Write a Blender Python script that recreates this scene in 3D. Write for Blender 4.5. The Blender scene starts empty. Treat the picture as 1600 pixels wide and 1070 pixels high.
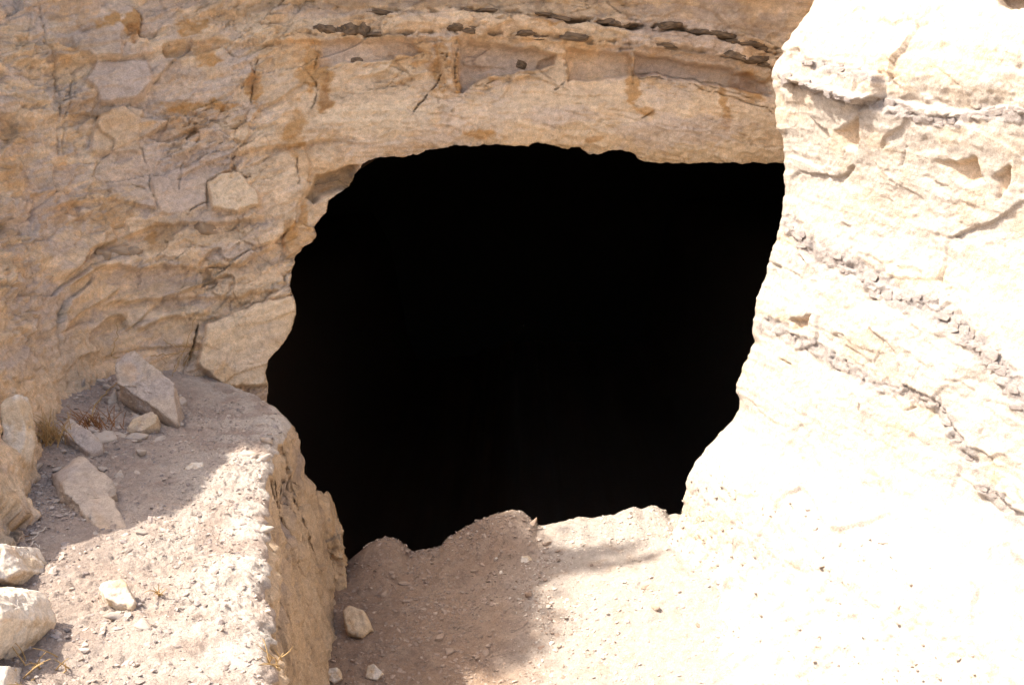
import bpy, bmesh, math, random
import numpy as np
from mathutils import Vector, Matrix

C = bpy.context.scene.collection
RAD = math.radians
rng = np.random.default_rng(7)
random.seed(7)

# ------------------------------------------------------------------ camera
CAM_H, PITCH, FOC = 1.95, RAD(12.0), 1700.0       # metres, down-tilt, focal length in photo pixels (1600 wide)
cam = bpy.data.cameras.new("camera")
cam.sensor_width = 36.0
cam.lens = 36.0 * FOC / 1600.0
cam.clip_start, cam.clip_end = 0.05, 2000.0
cam_o = bpy.data.objects.new("camera", cam)
cam_o.location = (0, 0, CAM_H)
cam_o.rotation_euler = (RAD(90) - PITCH, 0, 0)
C.objects.link(cam_o)
bpy.context.scene.camera = cam_o

# ------------------------------------------------------------------ light
LDIR = np.array([1.0, -0.05, -1.25]); LDIR /= np.linalg.norm(LDIR)     # travel direction of sunlight
to_sun = -LDIR
elev = math.asin(to_sun[2])
azim = math.atan2(to_sun[0], to_sun[1])                              # clockwise from +y
world = bpy.data.worlds.new("World")
bpy.context.scene.world = world
world.use_nodes = True
wn = world.node_tree.nodes; wl = world.node_tree.links
bg = wn["Background"]
sky = wn.new("ShaderNodeTexSky")
sky.sky_type = 'NISHITA'
sky.sun_disc = False
sky.sun_elevation = elev
sky.sun_rotation = azim
sky.air_density, sky.dust_density, sky.ozone_density = 1.0, 4.5, 0.5
wl.new(sky.outputs[0], bg.inputs[0])
bg.inputs[1].default_value = 0.12
sun = bpy.data.lights.new("sun", 'SUN')
sun.energy = 3.0
sun.angle = RAD(0.53)
sun.color = (1.0, 0.95, 0.88)
sun_o = bpy.data.objects.new("sun", sun)
sun_o.rotation_euler = Vector(LDIR).to_track_quat('-Z', 'Y').to_euler()
sun_o.location = (-6, 2, 9)
C.objects.link(sun_o)
sc = bpy.context.scene
sc.view_settings.view_transform = 'Standard'
sc.view_settings.look = 'None'
sc.view_settings.gamma = 1.0
sc.view_settings.use_curve_mapping = False
sc.view_settings.exposure = 1.62
sc.render.engine = 'CYCLES'
sc.cycles.max_bounces = 8
sc.cycles.diffuse_bounces = 6

# ------------------------------------------------------------------ measuring helpers
CP, SP = math.cos(PITCH), math.sin(PITCH)
def ray(px, py):
    a = (np.asarray(px, float) - 800) / FOC; b = (535 - np.asarray(py, float)) / FOC
    return a, CP + b * SP, -SP + b * CP
def at_y(px, py, y):
    dx, dy, dz = ray(px, py); t = y / dy
    return np.stack([dx * t, dy * t, CAM_H + dz * t], -1)
def at_z(px, py, z):
    dx, dy, dz = ray(px, py); t = (z - CAM_H) / dz
    return np.stack([dx * t, dy * t, np.full_like(t, z)], -1)
def proj(P):
    x, y, z = P[..., 0], P[..., 1], P[..., 2] - CAM_H
    f = y * CP - z * SP; u = y * SP + z * CP
    f = np.where(f < 0.05, 0.05, f)
    return 800 + FOC * x / f, 535 - FOC * u / f, f

# ------------------------------------------------------------------ noise helpers
def _h(ix, iy, iz, s):
    h = (ix.astype(np.uint32) * np.uint32(73856093)) ^ (iy.astype(np.uint32) * np.uint32(19349663)) ^ \
        (iz.astype(np.uint32) * np.uint32(83492791)) ^ np.uint32((s * 2654435761) & 0xffffffff)
    h ^= h >> np.uint32(15); h *= np.uint32(2246822519); h ^= h >> np.uint32(13); h *= np.uint32(3266489917); h ^= h >> np.uint32(16)
    return h
def _r(h):
    return (h & np.uint32(0xffffff)).astype(np.float32) / np.float32(0xffffff)
_G = np.array([[1,1,0],[-1,1,0],[1,-1,0],[-1,-1,0],[1,0,1],[-1,0,1],[1,0,-1],[-1,0,-1],[0,1,1],[0,-1,1],[0,1,-1],[0,-1,-1]], np.float32)
def perlin(P, seed=0):
    P = np.asarray(P, np.float32)
    I = np.floor(P).astype(np.int64); F = P - I
    W = F * F * F * (F * (F * 6 - 15) + 10)
    out = 0
    for dx in (0, 1):
        for dy in (0, 1):
            for dz in (0, 1):
                g = _G[_h(I[..., 0] + dx, I[..., 1] + dy, I[..., 2] + dz, seed) % np.uint32(12)]
                d = g[..., 0] * (F[..., 0] - dx) + g[..., 1] * (F[..., 1] - dy) + g[..., 2] * (F[..., 2] - dz)
                w = (W[..., 0] if dx else 1 - W[..., 0]) * (W[..., 1] if dy else 1 - W[..., 1]) * (W[..., 2] if dz else 1 - W[..., 2])
                out = out + d * w
    return out
def fbm(P, octaves=4, seed=0, gain=0.5, lac=2.03):
    a, s, t = 1.0, 0.0, 0.0
    P = np.asarray(P, np.float32)
    for i in range(octaves):
        s = s + a * perlin(P, seed + i * 17); t += a; a *= gain; P = P * lac + 3.7
    return s / t * 1.6
def ridged(P, octaves=4, seed=0):
    a, s, t = 1.0, 0.0, 0.0
    P = np.asarray(P, np.float32)
    for i in range(octaves):
        s = s + a * (1 - np.abs(perlin(P, seed + i * 13)) * 2); t += a; a *= 0.5; P = P * 2.1 + 1.3
    return s / t
def cells(P, seed=0, jit=0.9):
    """voronoi: random triple of the nearest cell, vector to its centre, F1, F2"""
    P = np.asarray(P, np.float32); sh = P.shape[:-1]; P = P.reshape(-1, 3)
    I = np.floor(P).astype(np.int64)
    f1 = np.full(len(P), 9e9, np.float32); f2 = f1.copy()
    hid = np.zeros(len(P), np.uint32); vec = np.zeros_like(P)
    for dx in (-1, 0, 1):
        for dy in (-1, 0, 1):
            for dz in (-1, 0, 1):
                h = _h(I[:, 0] + dx, I[:, 1] + dy, I[:, 2] + dz, seed)
                c = np.stack([I[:, 0] + dx + .5 + jit * (_r(h) - .5),
                              I[:, 1] + dy + .5 + jit * (_r(h * np.uint32(747796405) + np.uint32(91)) - .5),
                              I[:, 2] + dz + .5 + jit * (_r(h * np.uint32(277803737) + np.uint32(17)) - .5)], -1).astype(np.float32)
                v = P - c; d = (v * v).sum(-1)
                n = d < f1
                f2 = np.where(n, f1, np.minimum(f2, d))
                f1 = np.where(n, d, f1); hid = np.where(n, h, hid); vec = np.where(n[:, None], v, vec)
    def rr(k): 
        x = hid * np.uint32(2891336453) + np.uint32(k * 7919 + 13); x ^= x >> np.uint32(16); x *= np.uint32(2246822519); x ^= x >> np.uint32(13)
        return _r(x)
    R = np.stack([rr(1), rr(2), rr(3), rr(4)], -1)
    return R.reshape(sh + (4,)), vec.reshape(sh + (3,)), np.sqrt(f1).reshape(sh), np.sqrt(f2).reshape(sh)
def facets(P, cell, seed, off=0.5, tilt=1.0, warp=0.35):
    """broken-rock relief: every cell is a tilted, offset facet. Roughly -1..1"""
    q = np.asarray(P, np.float32) / np.array(cell, np.float32)
    if warp:
        w = np.stack([perlin(q * 1.3 + 11, seed + 1), perlin(q * 1.3 + 31, seed + 2), perlin(q * 1.3 + 57, seed + 3)], -1)
        q = q + warp * w
    R, v, f1, f2 = cells(q, seed)
    t = (R[..., 1:4] - .5) * 2
    return off * (R[..., 0] - .5) * 2 + tilt * (t * v).sum(-1), f2 - f1, R
def sstep(x, a, b):
    t = np.clip((x - a) / (b - a), 0, 1); return t * t * (3 - 2 * t)
def pl_dist(px, py, pts):
    """distance to a polyline, signed side (+ = left of travel), arc parameter 0..1"""
    best = np.full(px.shape, 1e9); side = np.zeros(px.shape); arc = np.zeros(px.shape)
    pts = np.asarray(pts, float); L = np.hypot(*(pts[1:] - pts[:-1]).T); cum = np.concatenate([[0], np.cumsum(L)])
    for i in range(len(pts) - 1):
        a, b = pts[i], pts[i + 1]; d = b - a; l2 = max((d * d).sum(), 1e-9)
        t = np.clip(((px - a[0]) * d[0] + (py - a[1]) * d[1]) / l2, 0, 1)
        ex, ey = px - a[0] - t * d[0], py - a[1] - t * d[1]
        e = np.hypot(ex, ey); m = e < best
        best = np.where(m, e, best); side = np.where(m, np.sign(d[1] * ex - d[0] * ey), side)
        arc = np.where(m, (cum[i] + t * L[i]) / cum[-1], arc)
    return best, side, arc
def inside(px, py, poly):
    poly = np.asarray(poly, float); r = np.zeros(px.shape, bool); n = len(poly)
    for i in range(n):
        x1, y1 = poly[i]; x2, y2 = poly[(i + 1) % n]
        if y1 == y2: continue
        r ^= ((y1 > py) != (y2 > py)) & (px < (x2 - x1) * (py - y1) / (y2 - y1) + x1)
    return r
def poly_sd(px, py, poly):
    d, _, _ = pl_dist(px, py, list(poly) + [poly[0]])
    return np.where(inside(px, py, poly), -d, d)
def resample(pts, step, rough=0.0, seed=0, closed=False):
    pts = np.asarray(list(pts) + ([pts[0]] if closed else []), float)
    L = np.hypot(*(pts[1:] - pts[:-1]).T); cum = np.concatenate([[0], np.cumsum(L)])
    n = max(2, int(cum[-1] / step)); s = np.linspace(0, cum[-1], n)
    q = np.stack([np.interp(s, cum, pts[:, 0]), np.interp(s, cum, pts[:, 1])], -1)
    if rough:
        k = np.stack([s / 19, s * 0, s * 0], -1)
        q[:, 0] += rough * 2.6 * fbm(k, 4, seed, .65); q[:, 1] += rough * 2.6 * fbm(k, 4, seed + 50, .65)
    return q
def spline(ctrl, n):
    """Catmull-Rom through the rows of ctrl, n samples, uniform in row index"""
    c = np.asarray(ctrl, float); m = len(c)
    t = np.linspace(0, m - 1, n) if np.isscalar(n) else np.asarray(n)
    i = np.clip(t.astype(int), 0, m - 2); f = (t - i)[:, None]
    p0, p1, p2, p3 = c[np.maximum(i - 1, 0)], c[i], c[i + 1], c[np.minimum(i + 2, m - 1)]
    return .5 * (2 * p1 + (p2 - p0) * f + (2 * p0 - 5 * p1 + 4 * p2 - p3) * f ** 2 + (3 * p1 - p0 - 3 * p2 + p3) * f ** 3)

# ------------------------------------------------------------------ mesh helpers
def mesh_np(name, V, F, mat, parent=None, col=None, smooth=True):
    V = np.asarray(V, np.float32); F = np.asarray(F, np.int32)
    me = bpy.data.meshes.new(name)
    k = F.shape[1]
    me.vertices.add(len(V)); me.vertices.foreach_set("co", V.ravel())
    me.loops.add(F.size); me.loops.foreach_set("vertex_index", F.ravel())
    me.polygons.add(len(F))
    me.polygons.foreach_set("loop_start", np.arange(0, F.size, k, dtype=np.int32))
    me.polygons.foreach_set("loop_total", np.full(len(F), k, np.int32))
    me.update(calc_edges=True)
    me.polygons.foreach_set("use_smooth", np.full(len(F), smooth, bool))
    if col is not None:
        a = me.color_attributes.new("rock_colour", 'FLOAT_COLOR', 'POINT')
        rgba = np.ones((len(V), 4), np.float32); rgba[:, :3] = col
        a.data.foreach_set("color", rgba.ravel())
    me.materials.append(mat)
    o = bpy.data.objects.new(name, me)
    C.objects.link(o)
    if parent: o.parent = parent
    return o
def grid_faces(n, m):
    i = np.arange(n * m).reshape(n, m)
    return np.stack([i[:-1, :-1], i[:-1, 1:], i[1:, 1:], i[1:, :-1]], -1).reshape(-1, 4)
def normals(P):
    n = np.cross(np.gradient(P, axis=1), np.gradient(P, axis=0))
    return n / np.maximum(np.linalg.norm(n, axis=-1, keepdims=True), 1e-9)
def tag(o, label=None, cat=None, group=None, kind=None):
    if label: o["label"] = label
    if cat: o["category"] = cat
    if group: o["group"] = group
    if kind: o["kind"] = kind
    return o

# ------------------------------------------------------------------ materials
def rock_mat(name, base=None, attr=True, bump=0.5, scale=1.0, var=0.22, rough=0.95, dist=0.004, speck=0.25):
    m = bpy.data.materials.new(name); m.use_nodes = True
    nt = m.node_tree; N = nt.nodes; L = nt.links
    b = N["Principled BSDF"]; b.inputs["Roughness"].default_value = rough
    b.inputs["Specular IOR Level"].default_value = 0.15
    tc = N.new("ShaderNodeTexCoord")
    def noise(s, d, r=.6, dis=0.0):
        n = N.new("ShaderNodeTexNoise"); n.inputs["Scale"].default_value = s * scale; n.inputs["Detail"].default_value = d
        n.inputs["Roughness"].default_value = r; n.inputs["Distortion"].default_value = dis
        L.new(tc.outputs["Object"], n.inputs["Vector"]); return n
    if attr:
        src = N.new("ShaderNodeAttribute"); src.attribute_name = "rock_colour"; s_out = src.outputs["Color"]
    else:
        src = N.new("ShaderNodeRGB"); src.outputs[0].default_value = (*base, 1); s_out = src.outputs[0]
    n1 = noise(38, 6, .68, .3); n2 = noise(240, 3, .7)
    mr = N.new("ShaderNodeMapRange"); mr.inputs[1].default_value = .3; mr.inputs[2].default_value = .7
    mr.inputs[3].default_value = 1 - var; mr.inputs[4].default_value = 1 + var
    L.new(n1.outputs[0], mr.inputs[0])
    mr2 = N.new("ShaderNodeMapRange"); mr2.inputs[1].default_value = .3; mr2.inputs[2].default_value = .7
    mr2.inputs[3].default_value = 1 - speck; mr2.inputs[4].default_value = 1 + speck * .7
    L.new(n2.outputs[0], mr2.inputs[0])
    mu = N.new("ShaderNodeMath"); mu.operation = 'MULTIPLY'
    L.new(mr.outputs[0], mu.inputs[0]); L.new(mr2.outputs[0], mu.inputs[1])
    vm = N.new("ShaderNodeVectorMath"); vm.operation = 'SCALE'
    L.new(s_out, vm.inputs[0]); L.new(mu.outputs[0], vm.inputs["Scale"])
    L.new(vm.outputs[0], b.inputs["Base Color"])
    n3 = noise(95, 8, .72, .2)
    bp = N.new("ShaderNodeBump"); bp.inputs["Strength"].default_value = bump; bp.inputs["Distance"].default_value = dist
    L.new(n3.outputs[0], bp.inputs["Height"]); L.new(bp.outputs[0], b.inputs["Normal"])
    return m
M_rock = rock_mat("limestone", bump=.9, dist=.007, var=.22)
M_soil = rock_mat("dry_soil", bump=1.0, dist=.011, scale=1.3, var=.18, speck=.3)
M_stone = rock_mat("loose_stone", bump=.6, dist=.005)
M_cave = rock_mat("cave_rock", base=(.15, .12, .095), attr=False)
M_chert = rock_mat("chert", bump=.6, dist=.005, var=.4)
def plain(name, col, rough=.85):
    m = bpy.data.materials.new(name); m.use_nodes = True
    nt = m.node_tree; b = nt.nodes["Principled BSDF"]
    b.inputs["Roughness"].default_value = rough
    n = nt.nodes.new("ShaderNodeTexNoise"); n.inputs["Scale"].default_value = 60
    r = nt.nodes.new("ShaderNodeValToRGB")
    r.color_ramp.elements[0].color = (*[c * .7 for c in col], 1); r.color_ramp.elements[1].color = (*[min(1, c * 1.2) for c in col], 1)
    nt.links.new(n.outputs[0], r.inputs[0]); nt.links.new(r.outputs[0], b.inputs["Base Color"])
    return m
M_straw = plain("dry_straw", (.42, .27, .11))
M_reddish = plain("red_brown_straw", (.30, .14, .05))
M_pale = plain("bleached_twig", (.62, .52, .42))

# measured colours of the rock itself (linear albedo)
TAN = np.array([.66, .475, .30]); PALE = np.array([.72, .555, .37]); OCHRE = np.array([.50, .285, .115]); RUST = np.array([.29, .14, .055])
LAV = np.array([.53, .415, .33]); GREY = np.array([.43, .34, .265]); DARK = np.array([.13, .09, .06]); BROWN = np.array([.27, .185, .11])
CREAM = np.array([.49, .42, .35]); CHERT = np.array([.34, .295, .265])
COLS = dict(tan=TAN, pale=PALE, ochre=OCHRE, rust=RUST, lav=LAV, grey=GREY, dark=DARK, brown=BROWN, cream=CREAM, chert=CHERT)

class Traced:
    """marks measured on the rock: adds them to relief (metres along the normal) and to the rock's own colour"""
    def __init__(s, P, px, py, relief, col):
        s.P, s.px, s.py, s.D, s.col = P, px, py, relief, col
        s.patch = None
        q = P * 9.0
        s.wx = px + 7 * fbm(q, 3, 91) ; s.wy = py + 7 * fbm(q + 9, 3, 92)
        s.fx = px + 2.2 * fbm(P * 30, 3, 93) + 4.5 * fbm(P * 10, 2, 98); s.fy = py + 2.2 * fbm(P * 30 + 9, 3, 94) + 4.5 * fbm(P * 10 + 4, 2, 99)
        s.tex = fbm(P * np.array([14, 14, 22.]), 4, 95, .6)
    def crack(s, pts, w=2.0, depth=.02, c=None, broken=0.0):
        x0, y0 = np.min(pts, 0) - 25; x1, y1 = np.max(pts, 0) + 25
        m = (s.px > x0) & (s.px < x1) & (s.py > y0) & (s.py < y1)
        if not m.any(): return
        d, sd, a = pl_dist(s.fx[m], s.fy[m], pts)
        ww = .5 * w * (.35 + .55 * np.sin(np.clip(a, .02, .98) * math.pi) ** .5)
        k = np.exp(-(d / ww) ** 2)
        if broken: k = k * sstep(s.tex[m] + .3 * fbm(s.P[m] * 5, 2, 97), -.25 + broken * .3, .15 + broken * .3)
        s.D[m] -= depth * k
        s.D[m] += depth * .15 * np.exp(-(d / (ww * 8)) ** 2) * sstep(sd * d, -1, 1)      # one lip stands proud
        if c: s.col[m] += (COLS[c] - s.col[m]) * (.8 * k)[:, None]
    def step(s, pts, h=.03, r=40.0, sharp=2.0):
        """left of travel stands proud by h, fading over r px"""
        x0, y0 = np.min(pts, 0) - r * 2; x1, y1 = np.max(pts, 0) + r * 2
        m = (s.px > x0) & (s.px < x1) & (s.py > y0) & (s.py < y1)
        if not m.any(): return
        d, sd, a = pl_dist(s.fx[m], s.fy[m], pts)
        end = sstep(a, 0, .1) * sstep(1 - a, 0, .1)
        s.D[m] += h * end * sstep(sd * d, -sharp, sharp) * np.exp(-(d / r) ** 2)
    def blob(s, x, y, rx, ry, c, al=.8, ang=0.0, soft=.5, tex=.5, h=0.0):
        ca, sa = math.cos(RAD(ang)), math.sin(RAD(ang)); R = max(rx, ry) * 1.6 + 12
        m = (abs(s.px - x) < R) & (abs(s.py - y) < R)
        if not m.any(): return
        dx, dy = s.wx[m] - x, s.wy[m] - y
        e = np.hypot((dx * ca + dy * sa) / rx, (-dx * sa + dy * ca) / ry) + tex * s.tex[m] * .6
        k = (1 - sstep(e, 1 - soft, 1 + soft * .4)) * (.65 + .7 * s.patch[m] if s.patch is not None else 1); k = np.clip(k, 0, 1)
        if c: s.col[m] += (COLS[c] - s.col[m]) * (al * k)[:, None]
        if h: s.D[m] += h * k
    def block(s, poly, h=.04, c=None, al=.7, sharp=2.5, tilt=(0, 0), smooth=0.0, base=None):
        """a slab of rock with its own outline: proud by h (recessed if negative)"""
        x0, y0 = np.min(poly, 0) - 15; x1, y1 = np.max(poly, 0) + 15
        m = (s.px > x0) & (s.px < x1) & (s.py > y0) & (s.py < y1)
        if not m.any(): return
        k = 1 - sstep(poly_sd(s.fx[m], s.fy[m], poly), -sharp, sharp)
        cx, cy = np.mean(poly, 0)
        if smooth: s.D[m] *= 1 - smooth * k
        s.D[m] += k * (h + tilt[0] * (s.px[m] - cx) / 100 + tilt[1] * (s.py[m] - cy) / 100)
        if c: s.col[m] += (COLS[c] - s.col[m]) * (al * k * np.clip(1 + .5 * s.tex[m], .2, 1.2))[:, None]

# ------------------------------------------------------------------ the cliff round the opening
FOOT = [(-1.50, .4), (-1.2, 1.4), (-1.25, 2.52), (-1.35, 3.0), (-1.52, 3.65), (-1.48, 4.15), (-1.2, 4.38), (-.9, 4.5), (-.3, 4.75), (.5, 4.95), (1.3, 4.95), (2.6, 4.9)]
TOP = [(-2.2, .4), (-2.2, 1.4), (-2.2, 2.6), (-2.2, 3.0), (-2.22, 3.9), (-2.0, 4.6), (-1.5, 4.85), (-1.0, 4.95), (-.3, 5.0), (.5, 5.0), (1.3, 5.0), (2.6, 4.95)]
ZTOP = [1.0, 1.1, 1.3, 2.42, 2.45, 2.7, 2.9, 3.0, 3.1, 3.1, 3.0, 3.0]
BROW = [0, 0, 0, 0, .0, .12, .22, .28, .32, .32, .3, .2]
HOLE = [(414, 1300), (414, 640), (416, 606), (413, 580), (418, 565), (426, 553), (440, 540), (452, 520), (458, 505), (461, 485), (456, 465),
        (451, 450), (454, 425), (459, 402), (470, 390), (485, 380), (493, 368), (489, 356), (498, 343), (508, 332), (511, 315),
        (528, 303), (545, 291), (550, 280), (553, 272), (566, 256), (582, 249), (600, 245), (626, 246), (652, 243), (664, 235), (690, 232),
        (712, 227), (745, 228), (775, 226), (800, 228), (824, 229), (830, 224), (838, 222), (848, 226), (866, 227), (884, 233), (893, 230), (908, 232),
        (922, 240), (936, 241), (952, 236), (972, 234), (988, 238), (997, 248), (1012, 253), (1060, 256), (1110, 254), (1150, 255), (1225, 254), (1330, 258), (1330, 1300)]
nu, nz_f, nz_c = 1010, 470, 34
tt = np.concatenate([np.linspace(0, 2.6, 90, endpoint=False), np.linspace(2.6, 10.4, nu - 150, endpoint=False), np.linspace(10.4, 11, 60)])
foot, top = spline(FOOT, tt), spline(TOP, tt)
ztop, brow = np.interp(tt, range(12), ZTOP), np.interp(tt, range(12), BROW)
zf = np.minimum(2.5, ztop)
v = np.linspace(0, 1, nz_f)[:, None]
Z = .45 + v * (zf[None] - .45)
k = (Z - .8) / (2.4 - .8)
XY = foot[None] * (1 - k[..., None]) + top[None] * k[..., None]
P = np.concatenate([XY, Z[..., None]], -1)
# the lintel turns under towards the opening: below z ~2.05 the surface leans back into the cave
lint = sstep(tt, 6.6, 8.6)[None] * np.clip((2.20 - P[..., 2]) / .42, 0, 1.3) ** 1.6
P[..., 1] += .0 * lint
# left jamb: turn back near the opening
px, py, dep = proj(P)
hole = resample(HOLE, 1.6, 1.3, 5)
m = (px > 330) & (px < 1400) & (py > 120)
sd = np.full(px.shape, 400.0); sd[m] = poly_sd(px[m], py[m], HOLE)
P[..., 1] += .025 * np.exp(-(np.maximum(sd, 0) / 14.0) ** 1.5) * (sd < 200)
N = normals(P)
N *= np.sign((N * (np.array([0, 0, CAM_H]) - P)).sum(-1, keepdims=True))
px, py, dep = proj(P)
# --- natural relief
Q = P.copy(); Q[..., 2] += .30 * np.clip(-.9 - P[..., 0], 0, None) + .16 * np.clip(P[..., 0] - .1, 0, None) + .02 * fbm(P * 1.5, 2, 3)           # beds dip gently
f1, e1, r1 = facets(Q, (.42, .42, .20), 11, .5, .9)
f2, e2, r2 = facets(Q, (.15, .15, .075), 21, .5, 1.0)
f3, e3, r3 = facets(Q, (.055, .055, .03), 31, .5, 1.0)
strat = fbm(np.stack([Q[..., 0] * .5, Q[..., 1] * .5, Q[..., 2] * 9], -1), 4, 41, .6)
rug = np.clip(.55 + 1.1 * fbm(P * 2.2, 3, 51), .12, 1.3)
arch = sstep(tt, 6.6, 8.2)[None] * (1 - sstep(P[..., 2] + .05 * fbm(P * 3, 3, 52), 1.95, 2.2))                        # smooth scaly soffit
dirt = np.exp(-(((px - 90) / 95) ** 2 + ((py - 640) / 110) ** 2) ** 1.4)                     # smooth earthy buttress at lower left
calm = np.clip(1 - .6 * arch - .8 * dirt, .1, 1)
f4, e4, r4 = facets(Q, (.085, .085, .028), 36, .5, 1.0, .6)
D = (.026 * f1 + .020 * f2 * rug) * calm + .007 * f4 * rug * calm + .009 * f3 * rug * (1 - .6 * dirt) + .018 * strat * calm + .012 * fbm(P * 6, 4, 61) + .007 * fbm(P * 34, 4, 62, .7)
scale_ = facets(np.stack([Q[..., 0], Q[..., 1] * .5, Q[..., 2] + .05 * Q[..., 0] ** 2], -1), (.16, .3, .028), 35, .2, 1.0, .5)[0]
D += (.010 * scale_ + .002 * f4) * arch
D += dirt * .02 * fbm(P * np.array([14, 14, 4.]), 4, 63)
D -= .006 * np.exp(-(e2 / .03) ** 2) * calm * rug * sstep(r2[..., 3], .6, .7)
D -= .008 * np.exp(-(e1 / .015) ** 2) * calm * sstep(r1[..., 3], .6, .7)
D *= 1.3 - .45 * arch
D += .07 * arch * np.exp(-((P[..., 2] - 1.90) / .16) ** 2)      # the lip over the opening bulges forward
# --- the rock's own colours
bed = fbm(np.stack([Q[..., 0] * .8, Q[..., 1] * .8, Q[..., 2] * 7], -1), 4, 71, .6)
big = fbm(P * 1.6, 3, 72); mid = fbm(P * 6.5, 4, 73, .6)
col = np.broadcast_to(TAN, P.shape).copy()
def mixc(col, c, a): col += (c - col) * np.clip(a, 0, 1)[..., None]
mixc(col, PALE, .55 * sstep(bed + .5 * mid, .05, .5))
mixc(col, LAV, .6 * sstep(big + .7 * mid + .3 * (r1[..., 2] - .5), .08, .45))
mixc(col, GREY, .25 * sstep(-bed + .4 * mid, .2, .6))
mixc(col, OCHRE, .50 * sstep(.08 + fbm(P * 4 + 5, 4, 74, .6) + .4 * (r2[..., 2] - .5) - .2 * (P[..., 2] < 1.5), .22, .55))
col *= (1 + .20 * (r2[..., 1] - .5) + .20 * (r4[..., 1] - .5) + .14 * (r3[..., 1] - .5))[..., None]
mixc(col, LAV, .5 * (r4[..., 2] > .72) * sstep(big, -.3, .1)); mixc(col, BROWN, .30 * (r3[..., 2] > .88) * rug)
mixc(col, TAN * 1.02, .85 * dirt)
mixc(col, PALE * np.array([1, .97, .93]), .55 * arch * (1 - .5 * sstep(big, .1, .5)))
T = Traced(P, px, py, D, col); T.patch = .5 * r2[..., 1] + .5 * r4[..., 2] - .1
# upper beds
for a in [(170, 37, 28, 12), (205, 45, 14, 26), (300, 45, 40, 18), (325, 88, 25, 20), (397, 142, 13, 30), (490, 108, 26, 42), (506, 145, 13, 42), (460, 200, 17, 42),
          (300, 165, 60, 9), (749, 209, 25, 7), (931, 212, 16, 4), (1006, 176, 14, 9), (746, 98, 16, 12), (690, 110, 16, 40), (1170, 135, 24, 26), (530, 285, 28, 14),
          (478, 335, 7, 24), (455, 365, 12, 24), (350, 590, 18, 20), (1130, 170, 8, 40), (860, 30, 30, 12), (233, 371, 15, 13), (985, 130, 12, 40), (712, 112, 9, 40)]:
    T.blob(*a, 'ochre', .95, tex=1.4, soft=.3)
for a in [(207, 52, 10, 18), (506, 150, 9, 30), (396, 130, 6, 20), (1165, 130, 14, 16), (515, 292, 18, 10)]:
    T.blob(*a, 'rust', .65, tex=1.6, soft=.3)
for a in [(185, 200, 50, 32), (270, 205, 50, 20), (640, 100, 60, 40), (1030, 100, 90, 22)]:
    T.blob(*a, 'ochre', .30)
for a in [(40, 15, 60, 22), (110, 62, 35, 18), (175, 72, 25, 20), (525, 78, 28, 16), (255, 268, 50, 30), (330, 250, 40, 18), (300, 300, 40, 30), (480, 20, 60, 12), (40, 330, 40, 30),
          (1060, 205, 110, 28), (870, 182, 66, 16), (780, 95, 60, 22), (935, 105, 46, 20), (1040, 108, 50, 16), (360, 395, 70, 14), (230, 430, 80, 22), (60, 470, 60, 30), (30, 560, 50, 30), (290, 470, 60, 12)]:
    T.blob(*a, 'lav', .62, tex=1.1, soft=.35)
for a in [(30, 45, 24, 9), (80, 45, 12, 12), (140, 110, 60, 10), (340, 300, 35, 28), (600, 190, 80, 30), (620, 110, 50, 12)]:
    T.blob(*a, 'pale', .55)
for a in [(75, 92, 34, 6), (175, 398, 42, 15), (300, 350, 44, 9), (400, 350, 34, 8), (440, 455, 22, 8), (225, 505, 26, 8), (560, 20, 60, 4), (900, 30, 70, 6), (1000, 40, 70, 5)]:
    T.blob(*a, 'grey', .75, tex=.9)
for a in [(560, 6, 240, 12), (1000, 12, 240, 20), (1180, 40, 60, 30), (760, 4, 120, 10)]:
    T.blob(*a, 'brown', .38, tex=1.0)
# dark chert seams of the upper beds
seam1 = [(480, 52), (520, 48), (570, 45), (600, 20), (640, 22), (700, 15), (760, 22), (830, 22), (900, 32), (960, 38), (1040, 40), (1100, 50), (1160, 62), (1215, 78)]
seam2 = [(480, 55), (540, 56), (610, 60), (660, 56), (722, 48), (770, 58), (825, 57), (880, 62), (940, 66), (1010, 70), (1060, 76), (1140, 92), (1210, 106)]
T.crack(seam1, 11, .022, 'brown', .5); T.crack(seam2, 9.0, .024, 'brown', .5)
T.crack([(830, 24), (900, 33), (980, 40), (1050, 45), (1110, 55), (1160, 68), (1218, 84)], 8, .03, 'dark', .15)
T.step([(1215, 84), (1100, 57), (960, 43), (830, 28), (700, 22), (600, 28), (480, 48)], .03, 30)
T.step([(480, 62), (600, 65), (720, 62), (830, 64), (940, 72), (1060, 80), (1210, 110)], .03, 40)
# recessed vertical-faced bed under the seams
for poly, h, c in [([(716, 66), (760, 70), (842, 80), (868, 84), (862, 102), (800, 113), (762, 118), (720, 146)], -.085, 'lav'),
                   ([(886, 76), (940, 80), (986, 84), (988, 117), (925, 127), (886, 126)], -.075, 'tan'),
                   ([(993, 84), (1060, 94), (1140, 110), (1200, 128), (1204, 150), (1120, 132), (1050, 120), (993, 116)], -.08, 'lav'),
                   ([(500, 66), (560, 62), (640, 66), (660, 84), (560, 96), (500, 104)], -.035, 'lav')]:
    T.block(poly, h, c, .5, smooth=.5)
T.block([(683, 64), (706, 62), (712, 148), (697, 142), (688, 100)], .035, 'tan', .4, tilt=(.02, 0))
T.block([(135, 124), (150, 97), (230, 96), (240, 122), (224, 153), (186, 162), (158, 160)], .03, 'lav', .8, smooth=.55, tilt=(0, .02))
T.block([(324, 286), (345, 275), (368, 270), (400, 298), (406, 326), (372, 336), (328, 331)], .05, 'pale', .6, smooth=.55)
T.block([(236, 282), (320, 250), (360, 242), (362, 262), (325, 282), (318, 330), (250, 336)], .02, 'lav', .5, smooth=.6)
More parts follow.
